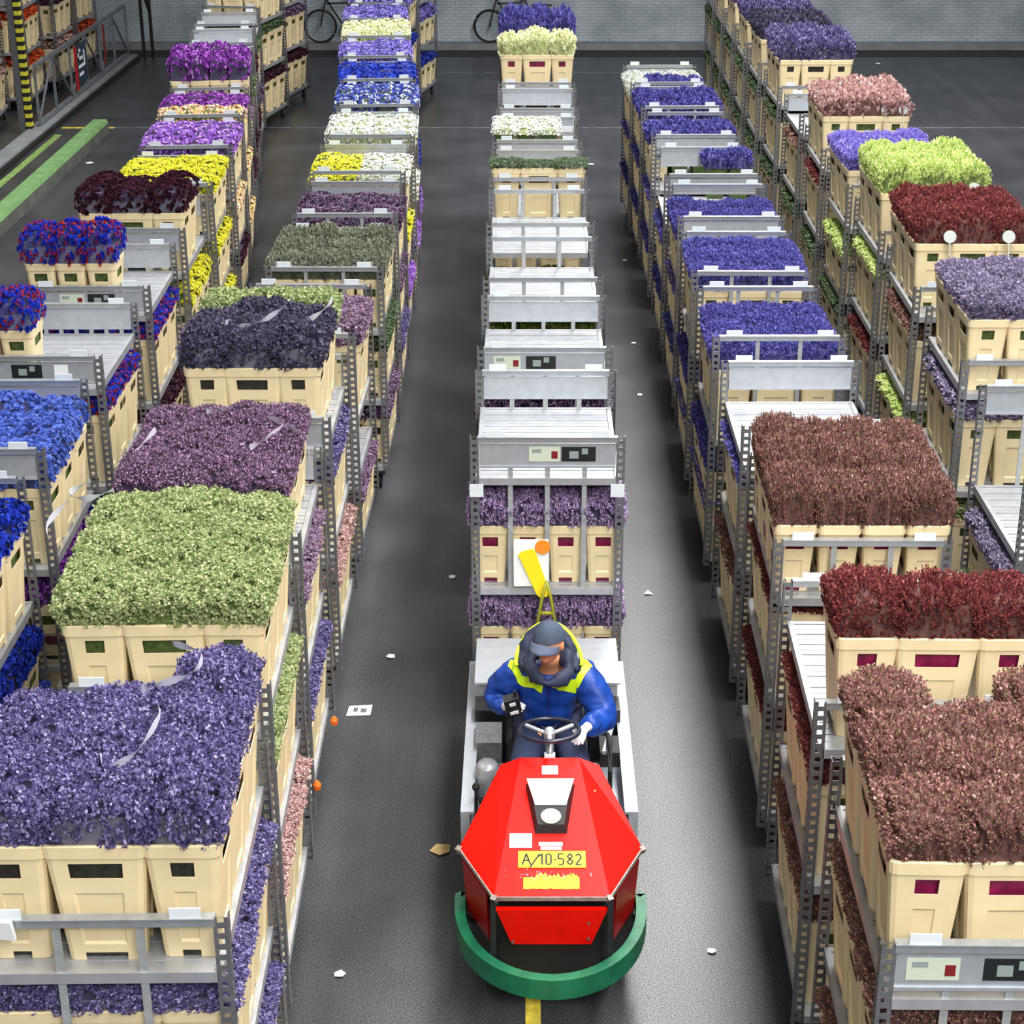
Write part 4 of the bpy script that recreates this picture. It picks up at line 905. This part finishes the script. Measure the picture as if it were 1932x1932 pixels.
def drape(pts, w, name, m, parent, off=.006, th=.006, closed=False):
    """a strip of cloth laid on the jacket, pts in the person's plan seen from above and ahead"""
    D = Vector((0, .5, -.866)); mb = MB(); P = []
    for i in range(len(pts)-1):
        a, b_ = Vector((*pts[i], 0)), Vector((*pts[i+1], 0)); k = max(2, int((b_-a).length/.012))
        P += [a.lerp(b_, j/k) for j in range(k)]
    P.append(Vector((*pts[-1], 0)))
    rowsL = []
    for i, p in enumerate(P):
        t = (P[min(i+1, len(P)-1)]-P[max(i-1, 0)]).normalized(); nn = Vector((-t.y, t.x, 0)); r_ = []
        for q in (-.5, -.17, .17, .5):
            g = p+nn*q*w; o_ = Vector((g.x, -.12-.5*max(0, 1.14-g.y), g.y))
            hit, nrm, _, _ = bvh.ray_cast(o_-D*1.2, D)
            r_.append(hit+nrm*off if hit else None)
        if all(r_): rowsL.append(r_)
    for r_ in rowsL: mb.v += [tuple(v) for v in r_]
    for i in range(len(rowsL)-1):
        if (rowsL[i][1]-rowsL[i+1][1]).length > .08: continue
        for j in range(3): mb.f.append((i*4+j, i*4+j+1, (i+1)*4+j+1, (i+1)*4+j)); mb.m.append(0)
    return link(name, mb.mesh(name, m, True), parent)
M_HIVIS = mat('yellow_reflective_tape', (206, 240, 30), .45)
JB = lambda pts, w, n='reflective_band', m=None: drape(pts, w, n, m or M_HIVIS, jk)
drape_pts = dict(l=[(-.205,1.24),(-.215,1.14),(-.17,1.07),(-.035,1.03)], r=[(.20,1.24),(.235,1.16),(.17,1.04),(.02,1.045)])
for k in 'lr': JB(drape_pts[k], .042)
zp = drape([(.0,1.12),(.0,.74)], .022, 'zip_flap', mat('dark_blue_nylon', (14, 44, 120), .5), jk, off=.009)
# collar and rolled hood behind the head
M_HOODC = mat('navy_lining', (34, 42, 68), .7, var=.35, scale=22, bump=.5)
cv = []
for i in range(28):
    t = 2*math.pi*i/28; cv.append(Vector((.118*math.cos(t), py(9.17)+.118*math.sin(t), 1.225+.05*math.sin(t)+.008*math.sin(5*t))))
link('collar', MB().tube(cv, [.040*(1-.35*max(0, math.sin(2*math.pi*i/28-math.pi)**9))+.006*math.sin(3*i) for i in range(28)], 12, closed=True).mesh('collar', M_HOODC, True), person)
cv = []
for i in range(25):
    t = R(-12+204*i/24); cv.append(Vector((.158*math.cos(t), py(9.18)+.16*math.sin(t), 1.205+.15*max(0, math.sin(t))**1.5)))
hd_ = link('hood', MB().tube(cv, [.022+.03*math.sin(math.pi*i/24) for i in range(25)], 12).mesh('hood', M_HOODC, True), person)
link('hood_piping', MB().tube([c+Vector((c.x*.22, .055*max(0, (c.y-py(9.17))/.16), .03)) for c in cv], .012, 8).mesh('piping', M_HIVIS, True), hd_)
for ob_, amp in (('collar', .016), ('hood', .018)):
    for o in person.children:
        if o.name.split('.')[0] == ob_:
            for v in o.data.vertices: v.co += Vector((mnoise.noise(v.co*14), mnoise.noise(v.co*14+Vector((7, 0, 0))), mnoise.noise(v.co*11+Vector((0, 9, 0)))))*amp*1.6
# pocket details and hand-held control
link('cuff_tab', MB().box(.245,.275,py(9.05),py(9.03),.93,.97).mesh('tab', M_TAB), jk)
hc = MB().box(-.045,.045,-.03,.03,0,.13).box(-.025,.025,-.036,-.03,.025,.045,1).box(-.018,.018,-.036,-.03,.09,.11,1).lathe([(0,.13),(.01,.13),(.008,.17),(0,.17)], (.03,0,0), 'z', 8)
hco = link('radio_handset', hc.mesh('radio', [M_BLACK, M_TAB]), None, (TC-.20, 9.03, .98), (R(12), R(-12), R(10))); tag(hco, 'black radio handset held up by the driver, pale buttons', 'radio')

# ---------------------------------------------------------------- yellow card hanging on the first towed trolley
yc = empty('hanging_card', (.03, 10.63, 1.02), 0, label='bright yellow tag hung over a white sheet on the first towed trolley', cat='tag')
link('yellow_tag', MB().prism([(-.09,0,.235),(-.07,0,.255),(.0,0,.275),(.02,0,.265),(.115,0,-.03),(.10,0,-.07),(.05,0,-.075),(.03,0,-.05)], (0, -.012, 0)).mesh('tag', M_YEL), yc)
link('white_sheet', MB().box(-.12,.11,.006,.01,.0,.34).mesh('sheet', M_WHITE), yc)
link('orange_sticker', MB().lathe([(0,-.01),(.05,-.01),(.05,-.002),(0,-.002)], (.07,0,.29), 'y', 16).mesh('dot', mat('orange_sticker', (240, 140, 30), .5)), yc)
lv = empty('tow_hitch_handle', (TC, 10.46, .76), 0, label='yellow A-shaped hitch handle standing behind the driver', cat='handle')
link('handle_frame', MB().tube([(-.07,0,0),(-.03,.03,.24),(.0,.04,.36)], .011, 8).tube([(.07,0,0),(.03,.03,.24),(.0,.04,.36)], .011, 8).bar((-.045,.02,.14), (.045,.02,.14), .02).mesh('frame', mat('yellow_green_enamel', (140, 140, 24), .5), True), lv)

# ---------------------------------------------------------------- green kerb beam, fence, striped post
kb = MB(); xs = [(-.15,0),(.15,0),(.15,.18),(.12,.24),(-.12,.24),(-.15,.18)]
kb.prism([(-7.22+a*.9, 22.0, z) for a, z in xs], (0, 8.3, 0), 0)
km = kb.mesh('beam', [mat('grey_concrete_side', (88, 90, 84), .8, var=.3, scale=4), mat('green_painted_top', (104, 142, 90), .6, var=.2, scale=5)], fix=True)
for p in km.polygons:
    if p.normal.z > .3: p.material_index = 1
tag(link('guard_beam', km), 'low concrete guard beam with light green top on the floor', 'barrier')
fe = empty('truss_fence', (-8.27, 30.4, .1), 0, label='grey steel truss fence on the curb, carrying a red and navy sign', cat='fence')
M_FEN = mat('fence_steel', (120, 126, 134), .45, .4, var=.25, scale=8); FL = 7.3
link('top_rail', MB().box(-.025,.025,0,FL,.97,1.03).mesh('rail', M_FEN), fe)
link('bottom_rail', MB().box(-.025,.025,0,FL,.02,.07).mesh('rail', M_FEN), fe)
NB = 6
for i in range(NB+1): link('fence_post', MB().box(-.02,.02,-.02,.02,.0,1.0).mesh('post', M_FEN), fe, (0, i*FL/NB, 0))
for i in range(NB):
    y0, y1 = i*FL/NB, (i+1)*FL/NB
    link('brace', MB().bar((0, y0, .97 if i % 2 else .07), (0, y1, .07 if i % 2 else .97), .03).mesh('brace', M_FEN), fe)
sg = tag(link('fence_sign', MB().box(0,.02,-.12,0,0,.78,0).box(0,.018,0,.75,.08,.78,1).mesh('sign', [mat('red_sign', (176, 14, 24), .5), mat('navy_sign', (40, 50, 74), .5)]), loc=(-8.235, 33.15, .22)), 'small navy sign with a red left edge and white lettering, on the fence', 'sign')
lt = MB()
for zz, L in ((.64,.2),(.5,.34),(.36,.4),(.22,.34)): lt.box(.018,.022,.10,.10+L,zz,zz+.055)
lt.box(.018,.022,.10,.17,.5,.69); lt.box(.018,.022,.52,.6,.36,.64)
link('sign_letters', lt.mesh('letters', M_WHITE), sg)
tag(link('hanging_strap', MB().box(-.01,.01,-.05,.05,0,.75).mesh('strap', mat('dark_red_strap', (120, 30, 34), .6)), loc=(-8.235, 35.5, .3)), 'dark red strap hanging on the fence beyond its sign', 'strap')
spo = MB()
for i in range(60): spo.box(-.05,.05,-.06,.06,.0+i*.07,.07+i*.07, i % 2)
pst = empty('striped_post', (-8.45, 30.25, .0), 0, label='tall rack post chequered yellow and black at the fence end', cat='post')
link('chequered_strip', spo.mesh('strip', [mat('safety_yellow', (214, 206, 60), .5), M_INK]), pst, (.05, 0, 0)); link('steel_post', MB().box(-.12,-.01,-.05,.05,0,4.3).mesh('post', M_GALV), pst)
ef = empty('end_frame', (-8.0, 38.0, 0), 0, label='dark upright steel frame by the wall at the fence end', cat='frame')
for x in (0, .14): link('upright', MB().box(-.03,.03,-.03,.03,0,2.6).mesh('upright', M_DKMETAL), ef, (x, x*1.5, 0))
link('crosspiece', MB().bar((0,0,1.6), (.14,.2,.9), .04).mesh('cross', M_DKMETAL), ef)

# ---------------------------------------------------------------- bicycles at the wall
def bicycle(x, y, label, rim):
    b = empty('bicycle', (x, y, .14), 0, label=label, cat='bicycle', group='bicycles parked at the back wall')
    for wx in (0, 1.08):
        K = 32; r = .335
        w = link('wheel', MB().tube([(wx+r*math.cos(2*math.pi*i/K), 0, .35+r*math.sin(2*math.pi*i/K)) for i in range(K)], .022, 8, closed=True).mesh('tyre', M_BLACK, True), b)
        sp = MB()
        for i in range(14): a = 2*math.pi*i/14; sp.bar((wx, 0, .35), (wx+.32*math.cos(a), 0, .35+.32*math.sin(a)), .003)
        sp.tube([(wx+.31*math.cos(2*math.pi*i/K), 0, .35+.31*math.sin(2*math.pi*i/K)) for i in range(K)], .008, 6, closed=True); sp.lathe([(.02,-.04),(.02,.04)], (wx, 0, .35), 'y', 8)
        link('spokes', sp.mesh('spokes', rim), w)
    f = MB(); H_, S_, B_ = (.14, 0, .92), (.70, 0, .95), (.52, 0, .32)
    for p, q in ((H_, B_), (S_, B_), ((.15,0,.82), (.67,0,.84)), (B_, (1.08,0,.35)), (S_, (1.08,0,.35)), (H_, (.0,0,.35))): f.bar(p, q, .032)
    link('frame', f.mesh('frame', M_DKMETAL), b)
    link('handlebar', MB().tube([(.12,0,.9),(.09,0,1.08),(.12,-.26,1.1),(.26,-.28,1.08)], .013, 8).tube([(.09,0,1.08),(.12,.26,1.1),(.26,.28,1.08)], .013, 8).mesh('bar', M_DKMETAL, True), b)
    link('saddle', MB().hexa([(.58,-.03,1.0),(.84,-.09,1.0),(.84,.09,1.0),(.58,.03,1.0),(.58,-.02,1.05),(.84,-.08,1.07),(.84,.08,1.07),(.58,.02,1.05)]).mesh('saddle', M_BLACK), b)
    link('carrier', MB().box(.88,1.32,-.07,.07,.78,.80).bar((1.08,-.06,.36), (1.1,-.06,.78), .012).bar((1.08,.06,.36), (1.1,.06,.78), .012).mesh('carrier', M_DKMETAL), b)
    link('pedals', MB().lathe([(.09,-.02),(.09,.0)], (.52,0,.32), 'y', 16).bar((.52,-.04,.32), (.64,-.04,.22), .02).box(.60,.70,-.14,-.04,.2,.22).mesh('pedals', M_DKMETAL), b)
bicycle(-4.42, 39.12, 'bicycle against the back wall between the two left rows', M_GALV)
bicycle(-.80, 39.12, 'black bicycle against the wall behind the last towed trolley', M_BLACK)

# ---------------------------------------------------------------- scraps on the floor
SCR = [(-1.16,10.76,.11,'white printed card lying in the left lane'),(-.52,9.08,.10,'torn brown cardboard scrap left of the tow tractor'),(-1.0,11.55,.05,'pale petal left of the driver, in the left lane'),(-1.02,7.9,.05,'crumpled white scrap near the lower left row'),
 (-.6,12.9,.05,'pale scrap beside the front towed trolley, left side'),(.95,12.6,.06,'small white paper triangle right of the towed train'),(1.15,17.2,.05,'white petal on the floor right of the train'),(1.18,18.9,.05,'white fleck in the right lane beside the blue violet row'),
 (1.25,22.3,.05,'pale fleck near the middle of the right lane'),(1.0,27.9,.09,'white scrap on the far floor right of the train'),(1.9,30.4,.09,'lone white scrap left of the inner right row end'),(-6.0,33.2,.10,'white scrap on the open floor beyond the green beam'),
 (-6.9,28.0,.1,'white scrap between green beam and outer left row'),(6.2,37.0,.09,'left one of two white scraps near the wall, far right'),(7.2,37.3,.09,'right one of two white scraps near the wall'),(6.4,29.8,.12,'white scrap on the dark floor right of the lime flowers'),(6.7,24.6,.10,'pale scrap beside the dark red bed, far right floor'),(-.15,8.15,.03,'tiny pale fleck left below the bumper'),(1.02,8.1,.04,'pale fleck on the floor right of the bumper')]
for i, (x, y, s_, lb) in enumerate(SCR):
    rn = random.Random(i); n = 5 if i not in (0, 5) else (4 if i == 0 else 3); a0 = rn.uniform(0, 6)
    pts = [(s_*(.7 if i else .75)*math.cos(a0+2*math.pi*k/n)*rn.uniform(.8, 1.1), s_*.7*math.sin(a0+2*math.pi*k/n)*rn.uniform(.8, 1.1), .004+rn.uniform(0, .008)) for k in range(n)]
    if i == 0: pts = [(-.085,-.07,.004),(.08,-.06,.004),(.085,.07,.01),(-.075,.06,.006)]
    mm = MB().prism(pts, (0, 0, .002))
    o = link('paper_scrap', mm.mesh('scrap', M_WHITE if i != 1 else mat('cardboard', (178, 152, 104), .8, var=.2)), loc=(x, y, 0)); tag(o, lb, 'paper scrap')
    if i == 0: link('print', MB().box(-.04,-.01,-.02,.03,.0125,.013).box(.01,.05,-.03,.02,.0125,.013).mesh('print', M_GALV), o)
tag(link('floor_plate', MB().box(-.11,.11,-.09,.09,0,.004).mesh('plate', mat('grey_floor_plate', (120, 114, 112), .6)), loc=(.27, 7.95, 0)), 'grey metal plate on the floor inside the green bumper', 'plate')

# ---------------------------------------------------------------- small tags and stickers
M_DISC = mat('pale_grey_card', (168, 176, 172), .5)
for x, y, z, lb in ((3.44,14.22,2.44,'left round grey card at the front of the dark red bed'),(3.92,14.22,2.44,'right round grey card at the front of the dark red bed'),(4.05,16.0,2.42,'round grey card at the front of the lime green bed'),(3.93,19.7,2.42,'left round pale card at the front of the pink bed'),(4.12,19.7,2.42,'right round pale card at the front of the pink bed')):
    o = link('round_card', MB().lathe([(0,-.003),(.052,-.003),(.052,.003),(0,.003)], (0,0,0), 'y', 20).box(-.004,.004,-.002,.002,-.16,-.05).mesh('card', M_DISC), None, (x, y, z), (R(-20), 0, 0)); tag(o, lb, 'card')
M_OR = mat('orange_plastic', (240, 110, 20), .5)
for x, y, z, lb in ((-1.262,10.15,.275,'orange clip low on the side of the mauve bed trolley'),(-1.262,9.17,.40,'orange clip at foot height by the mauve bed trolley post')):
    tag(link('orange_clip', MB().lathe([(0,-.03),(.022,-.02),(.026,.01),(.01,.035),(0,.036)], (0,0,0), 'z', 12).mesh('clip', M_OR), loc=(x, y, z)), lb, 'clip')
tag(link('white_tag', MB().hexa([(-.03,-.01,-.04),(.03,-.02,-.04),(.03,.0,-.04),(-.03,.01,-.04),(-.035,-.02,.045),(.02,-.03,.05),(.02,0,.05),(-.035,0,.045)]).mesh('tag', M_WHITE), loc=(-1.97, 5.575, 2.03)), 'crumpled white tag on the crossbar at the lower left photo corner', 'tag')
for sx in (-.46, .455): link('post_label', MB().box(-.045,.045,-.004,0,-.045,.045).mesh('label', M_TAB), TR[('C', 0)], (sx, -.003, 1.69))
for o in list(bpy.data.objects):
    lb = o.get('label', '')
    if o.name.startswith('flower_bucket') and lb.startswith('front middle') and 'top shelf, second trolley, inner right row' in lb:
        link('blue_sticker', MB().box(-.16,-.11,-.003,0,-.012,.012).mesh('sticker', mat('blue_sticker', (40, 70, 190), .5)), o, (0, -.139, .36))['label'] = 'small blue sticker'
